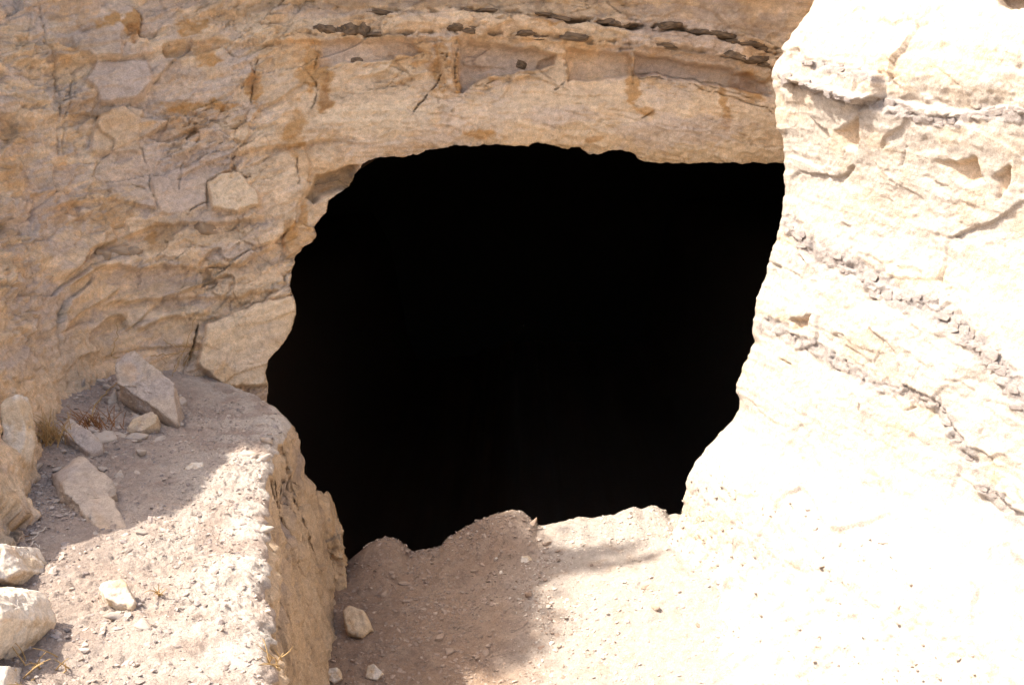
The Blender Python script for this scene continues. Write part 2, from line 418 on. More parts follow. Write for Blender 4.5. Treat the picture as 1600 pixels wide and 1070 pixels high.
T.block([(324, 508), (400, 476), (455, 468), (464, 500), (446, 537), (420, 556), (412, 580), (416, 606), (345, 602), (304, 572)], .055, 'pale', .55, smooth=.6, tilt=(0, -.01))
T.block([(110, 62), (188, 48), (192, 92), (150, 96), (116, 84)], .03, 'grey', .5, smooth=.5)
T.block([(140, 240), (150, 190), (200, 165), (226, 170), (215, 215), (222, 240), (180, 238)], .02, 'tan', .4, smooth=.5)
T.block([(498, 272), (545, 262), (562, 262), (548, 292), (512, 306), (490, 318), (482, 306)], -.06, 'brown', .85, smooth=.5)
T.block([(442, 372), (455, 345), (492, 358), (494, 370), (470, 390), (448, 402)], .03, 'ochre', .45, smooth=.4)
# cracks
for pts, w, d in [([(61, 10), (66, 60), (78, 98), (91, 122), (93, 170), (90, 240)], 2.4, .035), ([(116, 121), (113, 152), (101, 182), (98, 240)], 2.0, .03),
                  ([(401, 78), (398, 120), (393, 169)], 2.2, .03), ([(498, 76), (493, 135), (488, 168)], 2.0, .03), ([(222, 230), (233, 280), (243, 324)], 1.6, .02),
                  ([(283, 250), (279, 297)], 1.5, .016), ([(324, 283), (324, 317), (290, 337)], 2, .03), ([(466, 243), (467, 292)], 2, .03),
                  ([(0, 118), (50, 115), (90, 122)], 1.6, .02), ([(67, 277), (79, 296), (84, 322)], 1.5, .018), ([(118, 314), (162, 309)], 1.6, .02),
                  ([(699, 86), (689, 118), (670, 147), (655, 165), (641, 184)], 2.6, .045), ([(711, 64), (713, 148)], 1.6, .02), ([(884, 76), (881, 125), (866, 142)], 1.8, .03),
                  ([(991, 88), (992, 135)], 1.8, .03), ([(732, 142), (780, 122), (834, 111)], 1.4, .02), ([(773, 117), (830, 115), (868, 107)], 1.4, .016),
                  ([(990, 118), (1060, 130), (1140, 150), (1205, 178)], 1.7, .03), ([(1000, 112), (1080, 122), (1150, 134)], 1.4, .02), ([(1100, 130), (1160, 150), (1208, 172)], 1.4, .02),
                  ([(560, 102), (620, 96), (650, 90)], 1.4, .016), ([(595, 140), (612, 125), (640, 108)], 1.4, .018), ([(1000, 186), (1010, 178), (1020, 172)], 2, .025),
                  ([(310, 508), (303, 535), (294, 560)], 4.5, .06), ([(0, 218), (60, 222), (110, 240)], 1.5, .016), ([(205, 285), (228, 296)], 2, .02), ([(30, 360), (46, 410), (60, 440)], 2, .03),
                  ([(8, 430), (14, 470), (40, 500)], 2, .03), ([(20, 600), (45, 592), (66, 570)], 2, .02), ([(128, 395), (130, 420)], 2.5, .03)]:
    T.crack(pts, w, d * .85, 'brown' if d > .04 else None, -.9)  # deepest ones also painted brown; in the cleft this is painted shading
# bed edges on the left, each upper bed standing proud
for pts, h, r in [([(442, 380), (371, 414), (287, 421), (152, 421), (100, 450)], .05, 34), ([(449, 451), (364, 465), (250, 468), (152, 475)], .035, 28),
                  ([(420, 345), (330, 352), (240, 352), (190, 372)], .04, 26), ([(330, 488), (260, 500), (209, 519)], .04, 26), ([(240, 86), (150, 97), (60, 97), (0, 95)], .035, 30),
                  ([(250, 330), (160, 312), (60, 330)], .03, 30), ([(520, 62), (400, 70), (330, 62), (240, 84)], .03, 30), ([(190, 372), (130, 395), (95, 440)], .04, 40)]:
    T.step(pts[::-1], h, r)
T.D += .0  # relief complete
fade = np.clip(1 - sstep(-Z, -.6, -.45), .2, 1)
P = P + N * (D * fade)[..., None]
# --- upper part: brow and cliff top (above the picture)
w = np.linspace(0, 1, nz_c)[1:, None]
Pt = P[-1]; up = np.clip(ztop - zf, 0, None)
rows = []
outd = np.stack([np.zeros_like(tt), -np.ones_like(tt)], -1)
for a in w[:, 0]:
    r = Pt.copy()
    bulge = math.sin(min(1, a / .55) * math.pi / 2)
    back = max(0, a - .55) / .45
    r[:, 2] = Pt[:, 2] + up * min(1, a / .55) + .10 * back + .05 * fbm(np.stack([tt * 3, tt * 0 + a * 9, tt * 0], -1), 3, 81)
    r[:, 1] += -brow * bulge + back ** 2 * 9 * sstep(tt, 4, 6) + .06 * fbm(np.stack([tt * 4, tt * 0 + a * 7, tt * 0 + 4], -1), 3, 82)
    r[:, 0] += -back ** 2 * 9 * (1 - sstep(tt, 4, 6))
    rows.append(r)
Pc = np.concatenate([P, np.array(rows)], 0)
colc = np.concatenate([col, np.repeat(col[-1:], nz_c - 1, 0)], 0)
n_, m_ = Pc.shape[:2]
F = grid_faces(n_, m_)
pxc, pyc, dpc = proj(Pc)
fpx, fpy = pxc.ravel()[F].mean(1), pyc.ravel()[F].mean(1)
cut = np.zeros(len(F), bool); c_ = (fpx > 380) & (fpx < 1340) & (fpy > 200) & (Pc.reshape(-1, 3)[F[:, 0], 1] > 4.0)
cut[c_] = inside(fpx[c_], fpy[c_], hole)
F = F[~cut]
e = np.concatenate([F[:, [0, 1]], F[:, [1, 2]], F[:, [2, 3]], F[:, [3, 0]]])
es = np.sort(e, 1); key = es[:, 0].astype(np.int64) * (n_ * m_) + es[:, 1]
uq, inv, cnt = np.unique(key, return_inverse=True, return_counts=True)
be = e[cnt[inv] == 1]
V = Pc.reshape(-1, 3).copy(); Cc = colc.reshape(-1, 3)
bx, by = pxc.ravel()[be].mean(1), pyc.ravel()[be].mean(1)
dh, _, _ = pl_dist(bx, by, hole)
be = be[(dh < 12) & (V[be[:, 0], 1] > 4.0)]
bv = np.unique(be)
# snap the rim on to the measured outline of the opening
hx, hy = hole[:, 0], hole[:, 1]
for i in range(2):
    X, Y, dd = proj(V[bv])
    d2 = (X[:, None] - hx[None]) ** 2 + (Y[:, None] - hy[None]) ** 2
    j = d2.argmin(1); mvx, mvy = hx[j] - X, hy[j] - Y
    mg = np.hypot(mvx, mvy); s_ = np.where(mg > 6, 6 / np.maximum(mg, 1e-6), 1)
    V[bv] += ((mvx * s_ * dd / FOC)[:, None] * np.array([1, 0, 0]) - (mvy * s_ * dd / FOC)[:, None] * np.array([0, SP, CP]))
# thickness of the rim: the rock turns back into the cave
cen = np.array([.15, 1.1])
out = np.stack([V[bv, 0] - cen[0], V[bv, 2] - cen[1]], -1); out /= np.linalg.norm(out, axis=1, keepdims=True)
idx = {int(b): i for i, b in enumerate(bv)}
ring_prev = {int(b): int(b) for b in bv}
Vn, Fn, Cn = [V], [F], [Cc]; base = len(V)
prev = bv.copy()
for dy, do in [(.03, .0), (.10, .02), (.25, .12), (.5, .34), (.8, .5)]:
    r = V[bv].copy(); r[:, 1] += dy; r[:, 0] += out[:, 0] * do; r[:, 2] += out[:, 1] * do
    new = base + np.arange(len(bv)); base += len(bv)
    Vn.append(r); Cn.append(Cc[bv])
    pi = np.array([idx[int(a)] for a in be[:, 0]]); qi = np.array([idx[int(a)] for a in be[:, 1]])
    Fn.append(np.stack([prev[qi], prev[pi], new[pi], new[qi]], -1))
    prev = new
cliff = mesh_np("cliff", np.concatenate(Vn), np.concatenate(Fn), M_rock, col=np.concatenate(Cn))
tag(cliff, "shaded tan limestone cliff with a dark cave opening cut through it", kind="structure")
CL_P, CL_N, CL_px, CL_py = P, N, px, py

def surf_at(x, y, P_, px_, py_):
    """nearest surface vertex to a measured picture point: position index"""
    i = np.argmin((px_ - x) ** 2 + (py_ - y) ** 2); return np.unravel_index(i, px_.shape)

# ------------------------------------------------------------------ right-hand sunlit rock
EDGE = [(1292, -60), (1274, 0), (1262, 22), (1246, 44), (1222, 74), (1222, 84), (1208, 106), (1206, 120), (1211, 150), (1213, 200), (1222, 212), (1226, 250), (1226, 300), (1222, 322),
        (1220, 345), (1214, 375), (1204, 402), (1199, 416), (1194, 440), (1182, 462), (1179, 492), (1175, 515), (1177, 535), (1166, 562), (1153, 590),
        (1150, 612), (1158, 622), (1154, 640), (1146, 655), (1122, 680), (1106, 696), (1086, 724), (1074, 745), (1069, 770), (1066, 800), (1052, 830), (1010, 880), (900, 960), (700, 1060)]
ed = np.array(EDGE, float)
YE = 4.16
pe = at_y(ed[:, 0], ed[:, 1], np.interp(ed[:, 1], [-100, 600, 800, 1100], [4.25, 4.16, 4.08, 3.9]))
o_ = np.argsort(pe[:, 2]); pe = pe[o_]
nzr = 560
zr = np.concatenate([np.linspace(-.25, .05, 24, endpoint=False), np.linspace(.05, 2.55, nzr - 44), np.linspace(2.56, 3.2, 20)])
ex = np.interp(zr, pe[:, 2], pe[:, 0]); ey = np.interp(zr, pe[:, 2], pe[:, 1])
ex += .010 * fbm(np.stack([zr * 22, zr * 0, zr * 0], -1), 4, 5, .6)
exs = np.convolve(np.pad(ex, 20, 'edge'), np.ones(41) / 41, 'valid')      # the flank follows a smoothed outline
# along-surface coordinate: behind the edge, round it, then out to the right and forward
sa = np.concatenate([np.linspace(-1.3, -.12, 16, endpoint=False), np.linspace(-.12, 0, 20, endpoint=False), np.linspace(0, 2.3, 470, endpoint=False), np.linspace(2.3, 4.5, 30)])
S, ZZ = np.meshgrid(sa, zr)
wgt = np.exp(-(np.maximum(S, 0) / .06))                                    # outline detail only near the edge
X0 = ex[:, None] * wgt + exs[:, None] * (1 - wgt)
sp = np.maximum(S, 0); sn = np.minimum(S, 0)
rnd = 1 - np.exp(-sp / .16)
X = X0 + .52 * sp - .03 * rnd - .75 * sn * 1.0 - .05 * np.clip(sp - 1.0, 0, None) ** 1.5
Y = ey[:, None] - .93 * sp + .06 * np.exp(-sp / .08) - .06 + np.abs(sn) * .9
# bulges: overhanging upper block, hollow below
X += .02 * np.exp(-((ZZ - 1.55) / .18) ** 2) * sstep(sp, .1, .8) - .015 * np.exp(-((ZZ - 1.95) / .22) ** 2) * sstep(sp, .15, .6)
# the foot flares out to meet the sloping floor
fl = np.clip(.75 - ZZ, 0, 1) * sstep(sp, .0, .9)
X -= .35 * fl ** 1.4
P = np.stack([X, Y, ZZ], -1)
N = normals(P); N *= np.sign((N * (np.array([-1.5, 0, 2.5]) - P)).sum(-1, keepdims=True))
px, py, dep = proj(P)
Q = P.copy(); Q[..., 2] += .16 * (P[..., 1] - 4.2) * -1
f1, e1, r1 = facets(Q, (.36, .36, .2), 111, .5, .9)
f2, e2, r2 = facets(Q, (.13, .13, .08), 121, .5, 1.0)
f3, e3, r3 = facets(Q, (.05, .05, .03), 131, .5, 1.0)
strat = fbm(np.stack([Q[..., 0] * .6, Q[..., 1] * .6, Q[..., 2] * 9], -1), 4, 141, .6)
rug = np.clip(.5 + 1.1 * fbm(P * 2.4, 3, 151), .1, 1.2)
low = 1 - sstep(ZZ, .25, .75)                                           # dusty lower slope is smoother
edgef = sstep(np.abs(S), .0, .05)
calm = (1 - .88 * low)
D = (.014 * f1 + .008 * f2 * rug) * calm + .0035 * f3 * rug + .009 * strat * calm + .010 * fbm(P * 6, 4, 161) + .0045 * fbm(P * 38, 4, 162, .7) - low * .010 * sstep(fbm(P * 24, 3, 163), .15, .38) + low * .006 * fbm(P * 14, 3, 166) + low * .009 * facets(P, (.06, .06, .05), 165, .5, .8)[0] * sstep(fbm(P * 4, 3, 164), -.1, .3)
col = np.broadcast_to(CREAM, P.shape).copy()
bed = fbm(np.stack([Q[..., 0], Q[..., 1], Q[..., 2] * 7], -1), 4, 171, .6); mid = fbm(P * 6, 4, 173, .6)
mixc(col, PALE * .82, .5 * sstep(bed + .5 * mid, .1, .5))
mixc(col, TAN * .85, .35 * sstep(fbm(P * 4, 4, 174), .2, .6))
T = Traced(P, px, py, D, col)
fband = facets(Q, (.045, .045, .035), 137, .6, .9, .25)[0]
bandA = [(1236, 352), (1262, 384), (1310, 405), (1364, 434), (1397, 461), (1448, 478), (1485, 502), (1512, 525), (1549, 559), (1576, 593), (1612, 630)]
bandB = [(1195, 505), (1225, 520), (1262, 541), (1313, 568), (1364, 596), (1397, 606), (1458, 630), (1482, 660), (1499, 691), (1510, 720), (1540, 765), (1585, 815)]
bandC = [(1208, 86), (1240, 92), (1279, 102), (1330, 112), (1372, 124)]
bandD = [(1229, 126), (1279, 138), (1320, 148), (1347, 161), (1377, 160), (1415, 178), (1448, 184), (1492, 194), (1530, 178), (1560, 176), (1612, 180)]
for b, w_, a in [(bandA, 21, .9), (bandB, 13, .8), (bandC, 9, .85), (bandD, 12, .85)]:
    d, _, ar = pl_dist(T.wx, T.wy, b)
    k = 1 - sstep(d / w_ + .7 * T.tex, .5, 1.3)
    mixc(col, CHERT, a * k)
    D += k * .011 * fband
T.blob(1440, 30, 240, 95, 'tan', .30, tex=1.0); T.blob(1576, 880, 24, 55, 'chert', .6); T.blob(1588, 960, 14, 40, 'chert', .5)
for a in [(1320, 220, 40, 22), (1374, 216, 20, 20), (1250, 150, 25, 45), (1420, 100, 60, 30), (1390, 140, 50, 12), (1500, 80, 70, 40), (1215, 180, 10, 60)]:
    T.blob(*a, 'tan', .3, tex=1.0)
T.block([(1306, 207), (1318, 203), (1341, 188), (1339, 214), (1335, 234), (1318, 231)], -.035, 'tan', .5, sharp=5, tilt=(-.10, .02))  # three shaded hollows: cut back, and their shade painted in as tan
T.block([(1463, 252), (1495, 256), (1523, 246), (1535, 282), (1510, 289), (1488, 272)], -.03, 'tan', .5, sharp=5, tilt=(-.07, .02))
T.block([(1553, 276), (1577, 262), (1575, 288), (1561, 312), (1560, 290)], -.03, 'tan', .5, sharp=5, tilt=(-.08, 0))
T.block([(1222, 122), (1240, 92), (1378, 118), (1376, 150), (1345, 162), (1290, 140)], .05, None, tilt=(.0, .03))
T.block([(1552, -20), (1562, 6), (1590, 11), (1620, 9), (1620, -20)], -.08, 'brown', .6)  # corner hollow: cut back, with its shade painted in as brown
T.block([(1232, 500), (1262, 492), (1258, 520), (1240, 516)], -.03, 'tan', .5)
for pts, w_, d in [([(1377, 2), (1366, 20), (1353, 42)], 1.4, .014), ([(1394, 66), (1388, 80), (1383, 92)], 1.4, .014), ([(1472, 30), (1474, 66), (1475, 102)], 1.2, .01),
                   ([(1330, 207), (1322, 225), (1318, 240)], 1.5, .02), ([(1377, 116), (1374, 150), (1362, 164)], 2, .03), ([(1414, 228), (1412, 245), (1408, 265)], 2, .02),
                   ([(1382, 535), (1366, 560), (1360, 582)], 1.8, .025), ([(1443, 560), (1434, 580), (1426, 602)], 1.8, .025), ([(1362, 692), (1378, 680), (1396, 676)], 1.6, .015),
                   ([(1346, 628), (1338, 645)], 3, .04), ([(1410, 642), (1428, 634)], 2.4, .03), ([(1219, 562), (1236, 570)], 2.5, .035), ([(1252, 402), (1262, 410)], 3.0, .04),
                   ([(1368, 600), (1400, 606), (1424, 602)], 1.8, .02), ([(1532, 676), (1538, 668), (1540, 655)], 2, .03), ([(1266, 445), (1284, 462), (1278, 500)], 1.3, .012),
                   ([(1180, 700), (1200, 695), (1230, 708)], 1.8, .015), ([(1240, 370), (1246, 394), (1262, 408)], 2, .02), ([(1550, 750), (1534, 768), (1530, 764)], 2, .02)]:
    T.crack(pts, w_ * .9, d * .55, None, -.9)
T.step([(1600, 165), (1500, 178), (1390, 160), (1290, 132), (1225, 112)][::-1], -.02, 40)
P = P + N * (D * np.clip(edgef + .15, 0, 1) * np.where(S < -.1, 1, 1))[..., None]
# close the top: run back over
rows = []
for a in np.linspace(.1, 1, 8):
    r = P[-1].copy(); r[:, 0] += 3.5 * a * a + .1 * a; r[:, 1] += 1.5 * a * a; r[:, 2] += .12 * a + .05 * np.sin(a * 9 + r[:, 1] * 3); rows.append(r)
Pr = np.concatenate([P, np.array(rows)], 0); colr = np.concatenate([col, np.repeat(col[-1:], 8, 0)], 0)
n_, m_ = Pr.shape[:2]
rock_face = mesh_np("rock_face", Pr.reshape(-1, 3), grid_faces(n_, m_)[:, ::-1], M_rock, col=colr.reshape(-1, 3))
tag(rock_face, "sunlit cream limestone face with grey chert bands right of the cave", kind="structure")
RF_P, RF_N, RF_px, RF_py = P, N, px, py

# ------------------------------------------------------------------ ground
LIP = [(380, 905), (500, 900), (545, 874), (560, 862), (575, 850), (590, 842), (603, 839), (618, 842), (633, 851), (641, 861), (650, 862), (668, 858), (690, 852), (697, 842), (712, 833), (745, 816), (775, 802), (800, 796),
       (815, 798), (828, 808), (838, 821), (852, 820), (868, 817), (888, 812), (905, 808), (920, 811), (945, 807), (962, 806), (975, 799), (990, 794), (1003, 796), (1018, 791), (1034, 795), (1044, 803), (1062, 803), (1120, 800), (1300, 800)]
lp = np.array(LIP, float); YL = 4.32
lipP = at_y(lp[:, 0], lp[:, 1], YL)
def zfloor(x, y):
    base = .0 + .10 * sstep(y, 3.0, 4.3) + .26 * sstep(x, -.3, 1.1) * sstep(y, 2.4, 4.2) + .10 * sstep(x, .1, 1.2)
    zl = np.interp(x, lipP[:, 0], lipP[:, 2])
    zs = np.interp(x, [-3, -.75, -.2, .4, .8, 3], [.08, .08, .12, .24, .3, .36])
    near = sstep(y, YL - .30, YL - .02)
    g = base * (1 - sstep(y, 3.5, 4.25)) + zs * sstep(y, 3.5, 4.25)
    g = g + (zl - zs) * near
    inpit = sstep(x, -2.6, -2.0) * (1 - sstep(x, 2.6, 3.2))
    drop = np.clip(y - YL - .01, 0, None)
    g = g - inpit * np.minimum(drop * 2.2 + 4 * drop ** 2, 3.1)
    return g
def axis(c0, c1, step, lo, hi, grow=1.22):
    a = list(np.arange(c0, c1, step)); s = step; p = c1
    r = []
    while p < hi: r.append(p); s *= grow; p += s
    l = []; s = step; p = c0
    while True:
        s *= grow; p -= s
        l.append(p)
        if p < lo: break
    return np.array(l[::-1] + a + r + [hi])
gx, gy = axis(-1.05, 1.75, .0058, -320, 320), axis(2.9, 4.62, .0058, -320, 320)
GX, GY = np.meshgrid(gx, gy)
GZ = zfloor(GX, GY)
P = np.stack([GX, GY, GZ], -1)
loc = np.exp(-np.clip(np.hypot(GX, np.clip(GY - 3.5, None, 0)) - 3, 0, None))
nz1 = .020 * fbm(P * 5, 4, 201) + .006 * fbm(P * 22, 3, 202)
ff, ee, rr = facets(np.stack([GX, GY, GZ * 0], -1), (.10, .10, .1), 205, .4, .6)
shl = sstep(-fbm(P * 3.2, 3, 206), -.1, .5)
nz1 += .007 * ff * shl
liprough = np.exp(-((GY - YL) / .12) ** 2)
nz1 = nz1 * (1 - .6 * liprough) + liprough * .006 * fbm(P * 28, 3, 207)
GZ = GZ + nz1 + np.clip(np.hypot(GX, GY - 3) - 25, 0, None) * .02 * (fbm(P * .02, 3, 208))
P[..., 2] = GZ
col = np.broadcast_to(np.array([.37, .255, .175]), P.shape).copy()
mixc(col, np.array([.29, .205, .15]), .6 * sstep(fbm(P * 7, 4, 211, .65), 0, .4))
mixc(col, np.array([.50, .43, .36]), .95 * sstep(GX + .2 * fbm(P * 3, 3, 212), -.2, .3))  # sunlight put into the soil: the lit right side is painted paler
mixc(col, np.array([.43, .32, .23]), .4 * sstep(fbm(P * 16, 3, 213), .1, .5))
n_, m_ = P.shape[:2]
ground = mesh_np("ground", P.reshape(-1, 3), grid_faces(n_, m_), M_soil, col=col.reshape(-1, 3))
tag(ground, "dusty cream path sloping up to the cave mouth", kind="structure")
G_P = P; G_px, G_py, _ = proj(P)

# ------------------------------------------------------------------ earth bank on the left
ZB = .85
EP = np.array([(440, 1300), (434, 1068), (426, 1010), (427, 965), (417, 905), (421, 850), (416, 800), (416, 768), (420, 735), (430, 700), (440, 676)], float)
eP = at_z(EP[:, 0], EP[:, 1], ZB)
BPx = np.array([(503, 1060), (512, 1000), (517, 950), (519, 925)], float)
bP = at_z(BPx[:, 0], BPx[:, 1], .06)
ns = 430
ys = np.concatenate([np.linspace(.6, 1.9, 40, endpoint=False), np.linspace(1.9, 3.70, ns - 40)])
exl = np.interp(ys, eP[:, 1], eP[:, 0]); exl += .010 * fbm(np.stack([ys * 11, ys * 0, ys * 0], -1), 5, 300, .7); exl += .014 * (sstep(fbm(np.stack([ys * 5, ys * 0 + 3, ys * 0], -1), 4, 330, .7), -.05, .05) - .5) * sstep(ys, 1.8, 2.0)
bxl = np.interp(ys, np.concatenate([[.5, 3.0], bP[:, 1]]), np.concatenate([[-.52, -.585], bP[:, 0]]))
E = np.stack([exl, ys, np.full_like(ys, ZB)], -1)
B = np.stack([bxl, ys + .30 * sstep(ys, 2.9, 3.70), np.full_like(ys, .0)], -1)
# round the far end of the bank and back to the cliff
tp = np.array([(448, 664), (455, 654), (452, 646), (436, 634), (415, 622), (395, 612)], float); tE = at_z(tp[:, 0], tp[:, 1], ZB)
tE = np.concatenate([tE, [[-1.3, 4.5, ZB], [-1.9, 4.9, ZB]]])
bl = B[-1]
tB = np.array([bl + [.0, .04, 0], bl + [-.01, .10, 0], bl + [-.05, .2, 0], bl + [-.12, .32, -.1], bl + [-.25, .42, -.2], bl + [-.4, .5, -.3], [-1.5, 4.9, -.3], [-2.0, 5.2, -.3]])
n2 = 110
E2 = spline(np.concatenate([E[-1:], tE]), n2)[1:]; B2 = spline(np.concatenate([B[-1:], tB]), n2)[1:]
E, B = np.concatenate([E, E2]), np.concatenate([B, B2])
inner_x = np.interp(E[:, 1], [.5, 3.0, 3.7, 4.2, 5], [-1.75, -1.8, -1.9, -1.95, -2.1])
I = np.stack([inner_x, np.minimum(E[:, 1], 4.75), E[:, 2]], -1)
turn = np.arange(len(E)) >= ns
I[turn] = np.stack([np.linspace(I[ns - 1, 0], -2.1, turn.sum()), np.linspace(I[ns - 1, 1], 4.6, turn.sum()), np.full(turn.sum(), ZB)], -1)
ta = np.concatenate([np.linspace(0, .35, 20, endpoint=False), np.linspace(.35, .94, 190, endpoint=False), np.linspace(.94, 1, 24)])
topg = I[:, None] * (1 - ta)[None, :, None] + E[:, None] * ta[None, :, None]
def ztopbank(x, y):
    return .05 * sstep(y, 3.1, 4.1) * sstep(-x, 1.05, 1.5) + .05 * sstep(-x, 1.25, 1.65) * sstep(y, 2.6, 3.4)
topg[..., 2] += ztopbank(topg[..., 0], topg[..., 1])
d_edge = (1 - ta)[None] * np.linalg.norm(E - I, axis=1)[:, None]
topg[..., 2] += .016 * fbm(topg * 4.5, 4, 301) + .007 * fbm(topg * 18, 3, 302) + .006 * fbm(topg * 42, 3, 303, .7)
fb, eb, rb = facets(topg * np.array([1, 1, 0.]), (.085, .085, .1), 305, .2, .5)
_, _, w1, w2 = cells(topg * 42.0 + .5 * fbm(topg * 60, 2, 331)[..., None], 332); _, _, w3, _ = cells(topg * 95, 333)
clod = sstep(fbm(topg * 5, 3, 334), -.35, .15)
topg[..., 2] += clod * (.011 * (.55 - np.minimum(w1, .8)) + .005 * (.55 - np.minimum(w3, .8)))
topg[..., 2] += .008 * fb * sstep(fbm(topg * 3, 3, 306), -.15, .3)
topg[..., 2] -= .03 * np.exp(-d_edge / .02)                                        # worn shoulder
tf = np.concatenate([np.linspace(0, 1, 190)[1:], [1.15, 1.6]])
Et = topg[:, -1]
face = Et[:, None] * (1 - tf)[None, :, None] + B[:, None] * tf[None, :, None]
Bo = np.concatenate([topg, face], 1)
nt = len(ta)
N = normals(Bo); fN = N[:, nt:]; fN = fN * np.sign((fN * (np.array([3., 2.5, .6]) - face)).sum(-1, keepdims=True))
bulge = np.sin(np.clip(tf, 0, 1) * math.pi)[None]
Qf = face
fd = .034 * fbm(Qf * np.array([9, 9, 2.2]), 4, 311, .6) - .020 * sstep(fbm(Qf * np.array([13, 13, 8]), 3, 317), .28, .5) + .014 * facets(Qf, (.16, .16, .20), 312, .5, .9)[0] + .012 * fbm(Qf * np.array([26, 26, 10]), 4, 313, .65) \
    + .004 * facets(Qf, (.05, .05, .05), 314, .5, 1)[0] + .025 * bulge * 0
fd -= .02 * np.exp(-((tf[None] - .22) / .07) ** 2) * np.clip(1 + fbm(Qf * 5, 2, 315), 0, 2)    # soft grey seam weathered back
face += fN * (fd * sstep(tf, 0, .04)[None])[..., None]
Bo = np.concatenate([topg, face], 1)
col = np.broadcast_to(np.array([.43, .33, .26]), Bo.shape).copy()
mixc(col, np.array([.34, .26, .21]), .55 * sstep(fbm(Bo * 6, 4, 321, .65), -.05, .4))
mixc(col, np.array([.47, .38, .31]), .5 * sstep(fbm(Bo * 12, 3, 322), .1, .5))
fc = col[:, nt:]
fc[:] = np.array([.60, .435, .28])
mixc(fc, np.array([.66, .50, .34]), .6 * sstep(fbm(Qf * np.array([7, 7, 3]), 4, 323), -.1, .4))
mixc(fc, np.array([.42, .30, .195]), .7 * sstep(fbm(Qf * np.array([11, 11, 5]) + 5, 4, 324, .65), .1, .5))
seam = np.exp(-((tf[None] - .22 - .05 * fbm(Qf * np.array([3, 3, .1]), 2, 325)) / .10) ** 2) * (1 - sstep(ys.max() - 1.0 + 0 * tf[None], 9, 10))
mixc(fc, np.array([.36, .29, .25]), .8 * seam * sstep(-fbm(Qf * 6, 3, 326), -.5, .2))
mixc(col[:, :nt], np.array([.62, .54, .45]), .8 * np.exp(-(d_edge / .32) ** 2) * sstep(fbm(topg * 7, 3, 327), -.5, .2))  # top painted whiter towards the edge, where the sunlit strip lies
n_, m_ = Bo.shape[:2]
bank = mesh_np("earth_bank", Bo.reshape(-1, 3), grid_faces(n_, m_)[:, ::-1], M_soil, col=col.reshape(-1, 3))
tag(bank, "raised bank of dry stony earth with a steep cut face left of the cave mouth", kind="structure")
K_P = Bo; K_px, K_py, _ = proj(Bo); K_top = nt

# ------------------------------------------------------------------ the dark chamber behind
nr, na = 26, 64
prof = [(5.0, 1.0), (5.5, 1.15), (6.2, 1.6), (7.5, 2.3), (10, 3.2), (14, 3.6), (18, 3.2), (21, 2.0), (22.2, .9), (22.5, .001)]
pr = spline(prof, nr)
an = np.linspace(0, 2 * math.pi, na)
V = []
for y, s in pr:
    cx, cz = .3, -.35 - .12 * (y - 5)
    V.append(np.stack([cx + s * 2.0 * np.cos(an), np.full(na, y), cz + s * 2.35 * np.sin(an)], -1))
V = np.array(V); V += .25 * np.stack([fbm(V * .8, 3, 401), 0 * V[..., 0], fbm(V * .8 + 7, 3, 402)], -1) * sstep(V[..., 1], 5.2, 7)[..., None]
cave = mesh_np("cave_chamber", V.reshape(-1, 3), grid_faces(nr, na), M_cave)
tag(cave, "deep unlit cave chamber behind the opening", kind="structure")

# ------------------------------------------------------------------ loose rocks
_bm = bmesh.new()
ICO = {}
for sub in (2, 3, 4, 5, 6):
    b = bmesh.new(); bmesh.ops.create_icosphere(b, subdivisions=sub, radius=1.0)
    b.verts.ensure_lookup_table()
    ICO[sub] = (np.array([v.co for v in b.verts]), np.array([[v.index for v in f.verts] for f in b.faces])); b.free()
_bm.free()
def ground_under(x, y, where):
    P_, a, b = {"bank": (K_P, K_px, K_py), "floor": (G_P, G_px, G_py), "cliff": (CL_P, CL_px, CL_py), "face": (RF_P, RF_px, RF_py)}[where]
    if where == "bank": P_, a, b = P_[:, :K_top], a[:, :K_top], b[:, :K_top]
    i = surf_at(x, y, P_, a, b); return P_[i]
def poly_planes(fp, h, seed, lean=.25, tilt=(0, 0), sink=.5):
    """half-spaces of an angular stone standing on the footprint fp (metres, relative to its centre)"""
    r = np.random.default_rng(seed); pl = []
    n = len(fp)
    for i in range(n):
        a, b = fp[i], fp[(i + 1) % n]; d = b - a; L = np.hypot(*d)
        if L < 1e-5: continue
        nn = np.array([d[1], -d[0], 0]) / L
        nn[2] = r.uniform(-.05, lean); nn /= np.linalg.norm(nn)
        pl.append((nn, max(.004, (nn[:2] * a).sum())))
    t = np.array([tilt[0], tilt[1], 1.0]); t /= np.linalg.norm(t); pl.append((t, h * .5))
    for _ in range(3):
        a = r.uniform(0, 6.28); t = np.array([math.cos(a) * .7, math.sin(a) * .7, 1.0]); t /= np.linalg.norm(t)
        R = np.abs((fp * t[:2]).sum(1)).max(); pl.append((t, (h * .5 * t[2] + R * .62)))
    pl.append((np.array([0, 0, -1.0]), h * (.5 + sink)))
    return pl
def hull(p):
    p = sorted(map(tuple, p)); 
    def half(q):
        o = []
        for c in q:
            while len(o) > 1 and (o[-1][0] - o[-2][0]) * (c[1] - o[-2][1]) - (o[-1][1] - o[-2][1]) * (c[0] - o[-2][0]) <= 0: o.pop()
            o.append(c)
        return o[:-1]
    return np.array(half(p) + half(p[::-1]))
